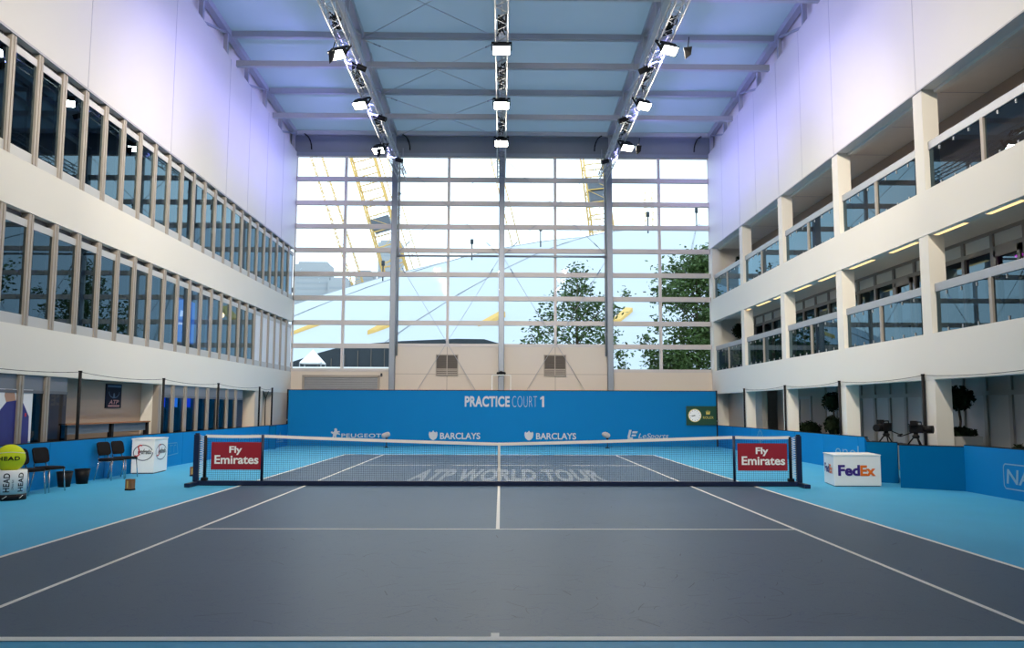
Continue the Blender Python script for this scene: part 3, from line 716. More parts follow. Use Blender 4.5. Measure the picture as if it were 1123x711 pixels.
lion = [(.1, 0), (.3, 0), (.32, .22), (.45, .3), (.52, 0), (.72, 0), (.7, .1), (.6, .12), (.6, .42), (.72, .5), (.95, .42), (.97, .52), (.72, .62), (.95, .66), (.93, .76), (.68, .74), (.66, .92), (.5, 1.0), (.36, .92), (.4, .8), (.3, .66), (.1, .72), (.02, .62), (.12, .56), (.26, .5), (.24, .3), (.1, .12)]
flat([[(a * .42, b * .5) for a, b in lion]], M['silver'], bw, (-7.34, BY, .26), X_, Z_, 'emblem')
flat([[(.0, .1), (.1, .1), (.18, .42), (.08, .42)], [(.0, .02), (.22, .02), (.24, .1), (.02, .1)], [(.2, .28), (.42, .28), (.45, .36), (.22, .36)], [(.17, .15), (.36, .15), (.38, .22), (.19, .22)], [(.12, -.05), (.3, -.05), (.32, .0), (.14, .0)]],
     M['silver'], bw, (5.55, BY, .30), X_, Z_, 'emblem')

def run(pts, label, z=.92, m='barrier', name='barrier_board', joint=2.4, parent=None):
    t = parent or thing(name, label, 'barrier', (pts[0][0], pts[0][1], 0))
    a = MB(); c = MB(); jn = MB()
    for p, q in zip(pts, pts[1:]):
        d = (Vector(q) - Vector(p)); L = d.length; d.normalize(); nrm = Vector((d.y, -d.x)) * .07
        o = [(p[0], p[1]), (q[0], q[1]), (q[0] + nrm.x, q[1] + nrm.y), (p[0] + nrm.x, p[1] + nrm.y)]
        a.hexa([(x, y, 0) for x, y in o] + [(x, y, z) for x, y in o]); c.hexa([(x, y, z) for x, y in o] + [(x, y, z + .018) for x, y in o])
        k = joint
        while k < L - .5:
            e = Vector(p) + d * k; jn.bar((e.x - nrm.x * .04, e.y - nrm.y * .04, .0), (e.x - nrm.x * .04, e.y - nrm.y * .04, z), .008, .01, (d.x, d.y, 0)); k += joint
    a.build('board', M[m], t, True); c.build('top_edge', M['black'], t, True)
    if jn.v: jn.build('joint', M['barrier2'], t, True)
    return t
bl = run([(-9.2, 18.59), (-9.2, -14)][::-1], None) if False else None
def side_board(x, ya, yb, sgn, label):
    t = thing('barrier_board', label, 'barrier', (x, (ya + yb) / 2, 0))
    x1 = x + sgn * .07
    box(min(x, x1), max(x, x1), ya, yb, 0, .92).build('board', M['barrier'], t, True)
    box(min(x, x1), max(x, x1), ya, yb, .92, .938).build('top_edge', M['black'], t, True)
    y = yb - 2.4
    while y > ya: box(x - sgn * .003, x, y - .005, y + .005, .0, .92).build('joint', M['barrier2'], t, True); y -= 2.4
    return t
bl = side_board(-9.2, -14, 18.59, -1, 'low blue board running along the left side behind the chairs')
br = side_board(9.5, 3.75, 18.59, 1, 'low blue board along the right side beyond the camera booth')
bn = side_board(9.46, -14, -.975, 1, 'low blue board along the right side, on the near side of the camera booth')
def wall_panel(p, q, z, m, label, name='booth_board'):
    t = thing(name, label, 'barrier', (p[0], p[1], 0))
    d = Vector((q[0] - p[0], q[1] - p[1])).normalized(); n = Vector((-d.y, d.x)) * .06
    o = [(p[0], p[1]), (q[0], q[1]), (q[0] + n.x, q[1] + n.y), (p[0] + n.x, p[1] + n.y)]
    MB().hexa([(x, y, 0) for x, y in o] + [(x, y, z) for x, y in o]).build('board', M[m], t, True)
    MB().hexa([(x, y, z) for x, y in o] + [(x, y, z + .02) for x, y in o]).build('top_edge', M['black'], t, True)
    return t
wall_panel((8.42, 1.2), (8.93, .8), .90, 'barrier2', 'short dark blue board of the camera booth, behind the white box')
wall_panel((8.5, -.2), (9.48, -.992), .885, 'barrier2', 'dark blue angled board of the camera booth, nearest to the court')
wall_panel((9.47, 3.72), (8.45, 1.24), .90, 'barrier2', 'blue return board on the far side of the camera booth')
wall_panel((8.98, .78), (8.53, -.14), .885, 'barrier2', 'blue return board between the two booth fronts')
t = thing('booth_table', 'black topped shelf inside the camera booth', 'table', (9.2, 1.9, 0))
MB().extrude([(9.30, 2.9), (8.68, 1.40), (9.08, .90), (8.72, .0), (9.38, -.70)], .84, .87).build('top', M['black'], t, True)
for x, y in ((9.28, 2.8), (8.8, 1.4), (9.28, -.4)): MB().tube((x, y, 0), (x, y, .84), .025, 8).build('leg', M['black'], t, True)
rp = thing('barrier_post_box', 'small dark blue board standing out at the far left opening', 'board', (-9.05, 15.7, 0))
box(-9.19, -8.93, 15.66, 15.74, 0, .90).build('board', M['barrier2'], rp, True); box(-9.19, -8.93, 15.65, 15.75, .90, .92).build('top_edge', M['black'], rp, True)
# emblems on the side boards
flat(stroke2([(0, 0), (1.25, .06), (1.15, .36), (.1, .36), (0, 0)], .022) + stroke2([(.2, .1), (.3, .3), (.42, .1), (.52, .3), (.6, .1)], .02) + stroke2([(.7, .1), (.7, .3)], .02) + stroke2([(.62, .3), (.85, .3)], .02) + stroke2([(.95, .1), (.95, .3), (1.08, .3)], .02),
     M['faintblue'], bl, (-9.2, 5.0, .28), Y_, Z_, 'emblem')
lettering('RICOH', M['faintblue'], bl, (-9.2, 11.9, .50), Y_, Z_, 2.3, .16, .01, name='lettering')
flat([[(.0, 0), (1.1, 0), (1.1, .06), (0, .06)], [(.1, .1), (1.0, .1), (1.0, .2), (.1, .2)], [(.35, .24), (.55, .46), (.75, .24)]], M['faintblue'], bl, (-9.2, 16.8, .2), Y_, Z_, 'emblem')
sp = []
for a in range(9):
    an = math.radians(20 + a * 17); sp += stroke2([(.4, .1), (.4 + .38 * math.cos(an), .1 + .48 * math.sin(an))], .02); sp += ring2(.4 + .38 * math.cos(an), .1 + .48 * math.sin(an), .05, .05, .05, 6)
sp += stroke2([(.4, .1), (.36, -.18)], .025)
flat(sp, M['faintblue'], br, (9.5, 13.0, .28), -Y_, Z_, 'emblem')
lettering('enel', M['paleblue'], br, (9.5, 5.72, .32), -Y_, Z_, 1.55, .36, -.01)
flat(stroke2([(0.05, 0), (2.2, 0), (2.25, .05), (2.25, .40), (2.2, .45), (.05, .45), (0, .40), (0, .05), (.05, 0)], .022), M['paleblue'], bn, (9.46, -2.30, .19), -Y_, Z_, 'emblem')
lettering('NATURE', M['paleblue'], bn, (9.46, -2.38, .28), -Y_, Z_, 2.0, .27, .012, .1)

# poles with wire
def pole(x, y, label, z=2.42):
    t = thing('net_pole', label, 'pole', (x, y, 0), group=None)
    MB().tube((x, y, .02), (x, y, z), .036, 10).build('pole', M['black'], t, True)
    MB().tube((x, y, 0), (x, y, .02), .045, 14).build('base_plate', M['black'], t, True)
    MB().tube((x, y, z), (x, y, z + .03), .042, 10).build('cap', M['black'], t, True)
LPY = [-4.0, .70, 5.33, 9.85, 14.6, 16.4]; RPY = [-3.9, .86, 5.58, 10.15, 14.9]
for i, y in enumerate(LPY): pole(-9.32, y, ['black pole behind the left board, nearest', 'black pole at the near end of the poster recess', 'black pole at the far end of the poster recess', 'black pole before the dark ground floor windows on the left',
                                           'black pole beside the beige pillar on the left', 'black pole in front of the far left alcove'][i])
for i, y in enumerate(RPY): pole(9.615, y, ['black pole behind the right board, nearest', 'black pole behind the right television camera', 'black pole beside the tall two ball topiary', 'black pole by the brown door bay on the right',
                                          'black pole before the farthest beige bay on the right'][i])
for x, ys, s in ((-9.32, LPY, 'left'), (9.62, RPY, 'right')):
    for i in range(len(ys) - 1):
        a, b = ys[i], ys[i + 1]
        lbl = ('thin wire strung between the black poles on the %s, %s span from the camera' % (s, ORD[i]))
        tag(MB().path([(x, a + (b - a) * k / 8, 2.42 - .07 * (1 - (k / 4 - 1) ** 2)) for k in range(9)], .006, 5).build('pole_wire', M['black']), lbl, 'wire')
for x, s in ((-9.235, 'left'), (9.475, 'right')):
    t = thing('corner_post', 'black post at the %s end of the tall blue board' % s, 'post', (x, BY, 0))
    box(x - .03, x + .03, BY - .02, BY + .06, 0, 2.44).build('post', M['black'], t, True)
    MB().tube((x, BY - .06, 1.12), (x, BY - .02, 1.12), .04, 10).build('knob', M['chrome'], t, True)
t = thing('wire_mast', 'thin dark stand with forked top in the far left alcove', 'stand', (-9.4, 15.75, 0))
MB().tube((-9.4, 15.75, .03), (-9.4, 15.75, 2.0), .02, 8).build('pole', M['black'], t, True)
MB().path([(-9.4, 15.35, 2.3), (-9.4, 15.75, 2.0), (-9.4, 16.15, 2.3)], .015, 6).build('fork', M['black'], t, True)
MB().tube((-9.4, 15.75, 0), (-9.4, 15.75, .03), .1, 12).build('base', M['black'], t, True)
t = thing('pipe_frame', 'white pipe frame above the middle of the blue board', 'frame', (.05, 19.0, 0))
MB().path([(-.36, 19.0, .0), (-.36, 19.0, 3.1), (.46, 19.0, 3.1), (.46, 19.0, .0)], .02, 8).build('frame', M['white'], t, True)
t = thing('security_camera', 'black twin cameras on the centre column above the blue board', 'camera', (.04, 19.4, 3.2))
for s in (-1, 1):
    MB().tube((.04 + s * .05, 19.42, 3.22), (.04 + s * .17, 19.30, 3.19), .055, 10).build('camera_body', M['black'], t, True)
MB().box(-.02, .10, 19.40, 19.58, 3.12, 3.30).build('mount', M['black'], t, True)
# clock board
t = thing('clock_board', 'dark green board with round clock and gold lettering', 'clock', (8.77, BY - .08, .93))
box(8.12, 9.42, BY - .10, BY - .012, .93, 1.76).build('board', M['green'], t, True, .004)
fc = (8.48, BY - .10, 1.355)
MB().tube((fc[0], fc[1] + .01, fc[2]), (fc[0], fc[1] - .03, fc[2]), .285, 36).build('rim', M['gold'], t, True)
c_ = MB().tube((fc[0], fc[1], fc[2]), (fc[0], fc[1] - .034, fc[2]), .262, 36).build('clock_face', M['white'], t, True)
mk = []
for k in range(12):
    a = k * PI / 6; mk += stroke2([(.20 * math.sin(a), .20 * math.cos(a)), (.235 * math.sin(a), .235 * math.cos(a))], .016)
flat(mk, M['black'], c_, (fc[0], fc[1] - .034, fc[2]), X_, Z_, 'hour_mark', .002)
hd = stroke2([(.02, .0), (-.13, -.035)], .022) + stroke2([(0, .02), (-.19, -.02)], .014)
flat(hd, M['black'], c_, (fc[0], fc[1] - .034, fc[2]), X_, Z_, 'hand', .004)
flat([[(.0, .0), (.16, .0), (.18, .17), (.125, .06), (.115, .2), (.08, .07), (.045, .2), (.035, .06), (-.02, .17)]], M['gold'], t, (8.98, BY - .10, 1.40), X_, Z_, 'crown')
lettering('ROLEX', M['gold'], t, (8.84, BY - .10, 1.21), X_, Z_, .46, .11, .012, spacing=1.15)
# court microphones at the far baseline
for i, (x, y, sg) in enumerate(((-4.7, 17.0, 1), (4.47, 17.0, -1))):
    t = thing('court_microphone', 'grey furry microphone on low black stand before the blue board, %s one' % ['left', 'right'][i], 'microphone', (x, y, 0), group='court microphones')
    MB().lathe([(.10, 0), (.11, .02), (.03, .04), (.018, .06), (.018, .36), (.05, .38), (.05, .42)], (x, y, 0), 14).build('stand', M['black'], t, True)
    p, q = Vector((x - sg * .2, y - .02, .46)), Vector((x + sg * .14, y + .02, .58)); d = (q - p)
    f = MB(); pr = [(.0, .02), (.06, .08), (.2, .105), (.5, .11), (.8, .105), (.94, .08), (1.0, .02)]
    if i: pr = [(.0, .02), (.1, .09), (.4, .12), (.7, .11), (.9, .07), (1, .02)]; p = p + d * .25
    for (a, r), (b, r2) in zip(pr, pr[1:]): f.tube(tuple(p + d * a), tuple(p + d * b), r, 12, r2, caps=False)
    f.build('windshield', M['fur'], t, True)

# ------------------------------------------------------------------ net
nt_ = thing('tennis_net', 'tennis net with white band on a navy frame across the court', 'net', (0, 0, 0))
NX = 6.24
box(-6.44, 6.44, -.05, .05, .0065, .105).build('base_bar', M['navy'], nt_, True, .01)
for s in (-1, 1):
    box(s * 6.42 - .06, s * 6.42 + .06, -.5, .5, .001, .085).build('foot', M['navy'], nt_, True, .012)
    p = box(s * 6.42 - .055, s * 6.42 + .055, -.055, .055, .085, 1.075).build('post', M['navy'], nt_, True, .012)
    MB().tube((s * 6.42, 0, 1.075), (s * 6.42, 0, 1.10), .045, 12).build('cap', M['black'], p, True)
    MB().tube((s * NX, 0, .105), (s * NX, 0, 1.05), .034, 12).build('inner_post', M['black'], nt_, True)
    MB().box(s * NX - .06, s * NX + .06, -.06, .06, .105, .17).build('clamp', M['black'], nt_, True, .01)
    MB().tube((s * 5.03, -.012, .105), (s * 5.03, -.012, 1.07), .03, 10).build('singles_stick', M['navy'], nt_, True)
    lc = MB()
    for k in range(18):
        z0 = .18 + k * .048; lc.tube((s * 6.36, 0, z0), (s * NX, 0, z0 + .024), .006, 5, caps=False).tube((s * NX, 0, z0 + .024), (s * 6.36, 0, z0 + .048), .006, 5, caps=False)
    lc.build('lacing', M['whitefab'], nt_, True)
def ntop(x):
    ax = abs(x)
    if ax >= 5.03: return 1.07 - .012 * math.sin(PI * min(1, (ax - 5.03) / 1.2))
    u = ax / 5.03; return .912 + .158 * (.78 * u + .22 * u * u)
hbm = MB(); N = 64
xs = [-NX + 2 * NX * k / N for k in range(N + 1)]
xs = sorted(set([round(x, 4) for x in xs] + [-5.03, 5.03, 0]))
for a, b in zip(xs, xs[1:]):
    za, zb = ntop(a), ntop(b)
    hbm.hexa([(a, -.012, za - .062), (b, -.012, zb - .062), (b, .012, zb - .062), (a, .012, za - .062), (a, -.012, za), (b, -.012, zb), (b, .012, zb), (a, .012, za)])
hbm.build('headband', M['whitefab'], nt_, True, fix=True)
cd = MB(); r = .0023; st = .046
k = 0
x = -NX
while x <= NX:
    cd.tube((x, 0, .10), (x, 0, ntop(x) - .06), r, 4, caps=False); x += st
for k in range(1, 21):
    for a, b in zip(xs, xs[1:]):
        f = k / 21
        za, zb = .10 + (ntop(a) - .16) * f, .10 + (ntop(b) - .16) * f
        cd.tube((a, 0, za), (b, 0, zb), r, 4, caps=False)
tag(cd.build('netting', M['netcord'], nt_, True))
MB().box(-.026, .026, -.02, .02, .006, .914).build('centre_strap', M['whitefab'], nt_, True)
box(-.035, .035, -.03, -.02, .30, .38).build('strap_buckle', M['white'], nt_, True)
for x0, x1, s in ((-6.10, -5.05, 'left'), (5.10, 6.16, 'right')):
    t = thing('sponsor_banner', 'dark red banner with white lettering on the %s end of the net' % s, 'banner', ((x0 + x1) / 2, -.03, .335), group='red banners on the net')
    box(x0, x1, -.045, -.018, .335, .912).build('cloth', M['red'], t, True, .003)
    c = (x0 + x1) / 2
    lettering('Fly', M['white'], t, (c - .145, -.045, .645), X_, Z_, .27, .185, .03)
    lettering('Emirates', M['white'], t, (c - .45, -.045, .455), X_, Z_, .93, .185, .025)
    tb = MB()
    for zx in (x0 + .02, c, x1 - .02):
        for z in (.345, .90): tb.box(zx - .01, zx + .01, -.018, .006, z - .012, z + .012)
    tb.build('tie', M['black'], t, True)

# ------------------------------------------------------------------ things beside the court, left
t = thing('drum_display', 'white lettered drum with black base under the big yellow ball', 'stand', (-8.76, -2.76, 0))
cx, cy = -8.76, -2.76; dr = .285
MB().lathe([(dr + .005, 0), (dr + .005, .105)], (cx, cy, 0), 40).build('base', M['black'], t, True)
MB().lathe([(dr, .105), (dr, .515), (dr - .01, .525), (.16, .525), (.12, .505)], (cx, cy, 0), 40).build('body', M['white'], t, True)
def drumtext(body, m, ang, z0, length, height, off=.02):
    # reads upwards
    def bend(a, b):
        th = ang - b / dr + height / 2 / dr
        return (cx + (dr + .004) * math.cos(th), cy + (dr + .004) * math.sin(th), z0 + a)
    return lettering(body, m, t, (0, 0, 0), X_, Z_, length, height, off, spacing=1.05, bend=bend)
va = math.atan2(-18.04 - cy, 0.035 - cx)
drumtext('HEAD', M['black'], va - .12, .15, .33, .10)
drumtext('HEAD', M['black'], va + .70, .15, .33, .10)
drumtext('Official Ball', M['black'], va + .22, .19, .17, .03, 0)
wv = MB()
for a in (va - .3, va + .65):
    for k in range(5):
        th = a + k * .05; wv.tube((cx + (dr + .007) * math.cos(th), cy + (dr + .007) * math.sin(th), .035 + .01 * k), (cx + (dr + .007) * math.cos(th + .05), cy + (dr + .007) * math.sin(th + .05), .045 + .01 * k), .006, 5)
wv.build('base_mark', M['white'], t, True)
b = thing('giant_tennis_ball', 'oversized yellow tennis ball with black lettering on the white drum', 'ball', (cx, cy, .525))
br_ = .245; bc = Vector((cx, cy, .525 + .205))
MB().sphere(tuple(bc), br_, 36, 22).build('ball', M['ball'], b, True)
sm = MB(); pts = []
for k in range(41):
    th = va - 1.6 + 3.2 * k / 40
    el = .42 + .06 * math.cos(2 * (th - va)); R2 = br_ + .001
    pts.append(tuple(bc + Vector((R2 * math.cos(el) * math.cos(th), R2 * math.cos(el) * math.sin(th), R2 * math.sin(el)))))
sm.path(pts, .006, 6); sm.build('seam', M['whitefab'], b, True)
def ballbend(a, bb):
    th = va + (a - .20) / br_; el = (bb - .03) / br_; R2 = br_ + .006
    return tuple(bc + Vector((R2 * math.cos(el) * math.cos(th), R2 * math.cos(el) * math.sin(th), R2 * math.sin(el))))
lettering('HEAD', M['black'], b, (0, 0, 0), X_, Z_, .36, .07, .03, spacing=1.1, bend=ballbend)

def chair_proto():
    t = thing('visitor_chair', None, None)
    # faces +x; origin on floor below seat centre
    s = MB(); n = 20
    def rr(hx, hy, r, m=5):
        o = []
        for (sx, sy, a0) in ((1, 1, 0), (-1, 1, 90), (-1, -1, 180), (1, -1, 270)):
            for k in range(m + 1):
                a = math.radians(a0 + 90 * k / m); o.append((sx * (hx - r) + r * math.cos(a), sy * (hy - r) + r * math.sin(a)))
        return o
    s.extrude(rr(.215, .225, .09), .435, .475)
    s.extrude(rr(.20, .21, .085), .475, .488)
    s.build('seat', M['fabricblack'], t, bevel=.01)
    k = MB(); out = rr(.155, .215, .08)
    i = len(k.v)
    A = Vector((-.235, 0, .70)); ux = Vector((-.22, 0, .975)); 
    fr = []; bk = []
    for a, bb in out:
        cv = .03 * (bb / .215) ** 2
        p = A + ux * a + Vector((cv, bb, 0)); fr.append(tuple(p + Vector((.018, 0, .004)))); bk.append(tuple(p - Vector((.018, 0, .004))))
    m = len(out); k.v = fr + bk
    k.f = [tuple(range(m)), tuple(range(2 * m - 1, m - 1, -1))] + [(q, m + q, m + (q + 1) % m, (q + 1) % m) for q in range(m)]; k.sm = [False] * len(k.f)
    k.build('backrest', M['fabricblack'], t, bevel=.012, fix=True)
    for sy in (-1, 1):
        y = sy * .20
        MB().path([(.16, y, .43), (.19, y * 1.12, .0)], .0125, 8).build('leg', M['chrome'], t)
        MB().path([(-.16, y, .43), (-.25, y * 1.12, .0)], .0125, 8).build('leg', M['chrome'], t)
        MB().path([(.16, y, .425), (-.17, y, .425), (-.215, y * .8, .52), (-.225, y * .75, .62)], .0125, 8).build('back_support', M['chrome'], t)
    MB().tube((.175, -.21, .2), (.175, .21, .2), .008, 6).build('stretcher', M['chrome'], t) if False else None
    return t
ch = chair_proto()
CH = [(-8.86, -1.95, -.18, 'black upholstered chair with metal legs partly behind the yellow ball'), (-8.80, -1.34, -.18, 'black upholstered chair with metal legs beside the black bins'),
      (-8.84, 1.36, -.22, 'black upholstered chair on the left of the farther pair by the blue board'), (-8.80, 1.97, -.2, 'black upholstered chair standing just left of the white box with oval logos')]
for i, (x, y, rz, lb) in enumerate(CH):
    o = ch if i == 0 else copy_tree(ch)
    o.location = (x, y, 0); o.rotation_euler = (0, 0, rz); tag(o, lb, 'chair', 'black chairs along the left board')
for i, (x, y, lb) in enumerate(((-9.0, -.36, 'black waste bin partly hidden behind a chair'), (-9.0, .38, 'black waste bin standing clear by the blue board'))):
    t = thing('waste_bin', lb, 'bin', (x, y, 0), group='black waste bins')
    MB().lathe([(.115, 0), (.155, .31), (.145, .31), (.108, .012)], (x, y, 0), 28).build('body', M['black'], t, True)
    MB().lathe([(.153, .295), (.162, .30), (.162, .315), (.15, .318)], (x, y, 0), 28, cap=False).build('rim', M['black'], t, True)
for i, (x, y, lb) in enumerate(((-7.34, -1.05, 'small wooden box with black base on the blue floor before the chairs'), (-7.37, 2.47, 'small wooden box on the floor behind the left net post'))):
    t = thing('wooden_box', lb, 'box', (x, y, 0), -.2 if i == 0 else .15)
    q = .066; bx = MB()
    bx.box(-q, -q + .012, -q, q, .03, .22).box(q - .012, q, -q, q, .03, .22).box(-q, q, q - .012, q, .03, .22).box(-q, q, -q, q, .208, .22).box(-q, -q + .035, -q, -q + .012, .03, .22).box(-.02, q, -q, -q + .012, .03, .20)
    bx.build('case', M['wood'], t); box(-q - .004, q + .004, -q - .004, q + .004, 0, .03).build('base', M['black'], t)
    box(-.025, .0, -q - .006, -q, .05, .19).build('strip', M['mast'], t); box(-q + .02, -.035, -q + .02, -q + .03, .05, .2).build('opening', M['black'], t)

def logo_oval(parent, o, r, w, wide):
    flat(ring2(0, 0, wide, .20, .022, 32, .35, 2 * PI + .05), M['head'], parent, o, r, Z_, 'oval', .004)
    lettering('egafredo', M['black'], parent, tuple(Vector(o) + r * (-wide * .52) + Z_ * -.075), r, Z_, wide * 1.35, .17, .012, .25)
    k = wide / .26
    flat(stroke2([(a * k, b_) for a, b_ in ((-.03, .17), (-.09, .19), (-.13, .14), (-.10, .04), (-.11, -.06), (-.17, -.09), (-.21, -.07))], .03), M['redlogo'], parent, o, r, Z_, 'initial', .007)
t = thing('promotion_box', 'white box with oval red and black logos by the left board', 'box', (-8.57, 3.07, 0), 0)
an = math.radians(4); d1 = Vector((-math.cos(an), -math.sin(an), 0)); d2 = Vector((-math.sin(an), math.cos(an), 0))
o0 = Vector((-8.57, 3.07, 0)); w1, w2, hb_ = .54, 1.0, .87
# keep clear of the board: narrow front face
p = [o0, o0 + d2 * w2, o0 + d1 * w1 + d2 * w2, o0 + d1 * w1]
def prism(pp, z0, z1): return MB().hexa([(q.x, q.y, z0) for q in pp[::-1]] + [(q.x, q.y, z1) for q in pp[::-1]])
prism([o0 + (d1 * .02 + d2 * .02), o0 + d1 * .02 + d2 * (w2 - .02), o0 + d1 * (w1 - .02) + d2 * (w2 - .02), o0 + d1 * (w1 - .02) + d2 * .02], 0, .03).build('plinth', M['head'], t, True)
prism(p, .03, hb_ - .03).build('body', M['white'], t, True)
prism([o0 - d1 * .012 - d2 * .012, o0 - d1 * .012 + d2 * (w2 + .012), o0 + d1 * (w1 + .012) + d2 * (w2 + .012), o0 + d1 * (w1 + .012) - d2 * .012], hb_ - .03, hb_).build('top', M['white'], t, True)
logo_oval(t, tuple(o0 + d1 * w1 * .5 + Vector((0, 0, .52))), -d1, w1, .24)
logo_oval(t, tuple(o0 + d2 * w2 * .5 + Vector((0, 0, .52))), d2, w2, .40)
# right: FedEx box
o0 = Vector((7.17, 0, 0)); an = math.radians(1); d1 = Vector((math.cos(an), math.sin(an), 0)); d2 = Vector((-math.sin(an), math.cos(an), 0)) + Vector((.19, 0, 0)); d2.normalize()
t = thing('promotion_box', 'white box with purple and orange lettering beyond the right net post', 'box', tuple(o0), 0)
w1, w2, hb_ = 1.02, 1.0, .675
p = [o0, o0 + d1 * w1, o0 + d1 * w1 + d2 * w2, o0 + d2 * w2]
MB().hexa([(q.x, q.y, .02) for q in p] + [(q.x, q.y, hb_ - .02) for q in p]).build('body', M['white'], t, True)
p2 = [o0 - d1 * .012 - d2 * .012, o0 + d1 * (w1 + .012) - d2 * .012, o0 + d1 * (w1 + .012) + d2 * (w2 + .012), o0 - d1 * .012 + d2 * (w2 + .012)]
MB().hexa([(q.x, q.y, hb_ - .02) for q in p2] + [(q.x, q.y, hb_) for q in p2]).build('top', M['white'], t, True)
p2 = [o0 + d1 * .02 + d2 * .02, o0 + d1 * (w1 - .02) + d2 * .02, o0 + d1 * (w1 - .02) + d2 * (w2 - .02), o0 + d1 * .02 + d2 * (w2 - .02)]
MB().hexa([(q.x, q.y, 0) for q in p2] + [(q.x, q.y, .02) for q in p2]).build('plinth', M['head'], t, True)
lettering('Fed', M['purple'], t, tuple(o0 + d1 * .09 + Z_ * .225), d1, Z_, .475, .235, .04)
lettering('Ex', M['orange'], t, tuple(o0 + d1 * .57 + Z_ * .225), d1, Z_, .335, .225, .04)
l2 = -d2
lettering('Fed', M['purple'], t, tuple(o0 + d2 * .90 + Z_ * .26), l2, Z_, .46, .20, .035)
lettering('Ex', M['orange'], t, tuple(o0 + d2 * .42 + Z_ * .26), l2, Z_, .30, .19, .035)

def tv_camera(x, y, rz, label):
    t = thing('television_camera', label, 'camera', (x, y, .872), rz, group='television cameras in the booth')
    for k in range(3):
        a = 2 * PI * k / 3 + .4; MB().tube((.05 * math.cos(a), .05 * math.sin(a), .16), (.17 * math.cos(a), .17 * math.sin(a), 0), .016, 8).build('leg', M['black'], t)
    MB().lathe([(.07, .14), (.08, .20), (.05, .22), (.05, .26)], (0, 0, 0), 14).build('pan_head', M['black'], t)
    box(-.17, .12, -.075, .075, .26, .44).build('camera_body', M['black'], t, bevel=.015)
    MB().tube((-.17, 0, .34), (-.24, 0, .34), .06, 16).tube((-.24, 0, .34), (-.36, 0, .34), .085, 18).build('lens', M['black'], t)
    MB().box(.0, .14, -.06, .06, .44, .455).tube((-.12, 0, .50), (.10, 0, .50), .014, 8).tube((-.12, 0, .44), (-.12, 0, .50), .012, 6).tube((.10, 0, .44), (.10, 0, .50), .012, 6).build('handle', M['black'], t)
    MB().box(-.08, .06, .08, .19, .42, .53).build('viewfinder', M['black'], t, bevel=.01)
    MB().tube((.05, -.08, .28), (.34, -.12, .18), .012, 8).tube((.34, -.12, .18), (.42, -.12, .19), .02, 8).build('pan_bar', M['black'], t)
    return t
tv_camera(9.12, 1.72, .5, 'black television camera on the booth shelf, farther one')
tv_camera(9.18, .42, 2.4, 'black television camera on the booth shelf in front of the black pole')

# ------------------------------------------------------------------ plants
def leafball(c, r, n, sz, sq=(1, 1, 1), rnd=random):
    mb = MB()
    for _ in range(n):
        v = Vector((rnd.gauss(0, 1), rnd.gauss(0, 1), rnd.gauss(0, 1))).normalized(); rr = r * rnd.uniform(.78, 1.04)
        p = Vector((c[0] + v.x * rr * sq[0], c[1] + v.y * rr * sq[1], c[2] + v.z * rr * sq[2]))
        a = Vector((rnd.gauss(0, 1), rnd.gauss(0, 1), rnd.gauss(0, 1))).normalized(); b_ = a.cross(v)
        if b_.length < .1: continue
        b_.normalize(); a = (a * .6 + v * .5).normalized(); s = sz * rnd.uniform(.6, 1.3)
        mb.poly([tuple(p - b_ * s * .4), tuple(p + a * s * .5 - b_ * s * .1), tuple(p + b_ * s * .4), tuple(p - a * s * .5)])
    mb.sphere(c, r * .80, 16, 10, sq)
    return mb
def topiary(x, y, z, balls, label, pot=(.22, .3), stem=None, square=False):
    t = thing('topiary', label, 'plant', (x, y, z))
    pr, ph = pot
    if square: MB().hexa([(x - pr * .85, y - pr * .85, z), (x + pr * .85, y - pr * .85, z), (x + pr * .85, y + pr * .85, z), (x - pr * .85, y + pr * .85, z)] + [(x + a * pr, y + b_ * pr, z + ph) for a, b_ in ((-1, -1), (1, -1), (1, 1), (-1, 1))]).build('planter', M['planter'], t, True)
    else: MB().lathe([(pr * .75, 0), (pr, ph), (pr * .9, ph), (pr * .85, ph - .04)], (x, y, z), 20).build('planter', M['black'], t, True)
    if stem: MB().path([(x, y, z + ph - .05), (x + .03, y - .02, z + ph + (stem - ph) * .5), (x, y, z + stem)], .028, 8).build('stem', M['bark'], t, True)
    for (bz, r, sq) in balls: tag(leafball((x, y, z + bz), r, 420, .09, sq).build('foliage', M['leafd'], t, True), kind='stuff')
topiary(10.44, .95, 0, [(1.90, .34, (1, 1.05, .85)), (1.12, .36, (1, 1, .35))], 'ball topiary in a square white planter on the right', (.34, 1.05), 1.75, True)
topiary(10.35, 7.95, 0, [(1.87, .30, (1, 1, 1.0)), (1.15, .27, (1, 1, 1.1))], 'two ball topiary behind a black pole on the right', (.22, .85), 1.8)
topiary(10.46, 10.2, 0, [(.98, .36, (1, 1, .75))], 'low round bush behind the right board near the brown door', (.28, .75))
topiary(10.35, -1.52, 0, [(.70, .30, (1, 1, .9))], 'round bush at the right edge behind the blue board', (.28, .5))
topiary(10.75, 19.25, 3.2, [(1.95, .34, (1, 1, .95))], 'ball topiary in the far corner of the lower right balcony', (.22, .4), 1.7)
topiary(10.6, 18.0, 6.5, [(1.62, .30, (1, 1, .9))], 'dark ball topiary in the far corner of the upper right balcony', (.22, .4), 1.4)

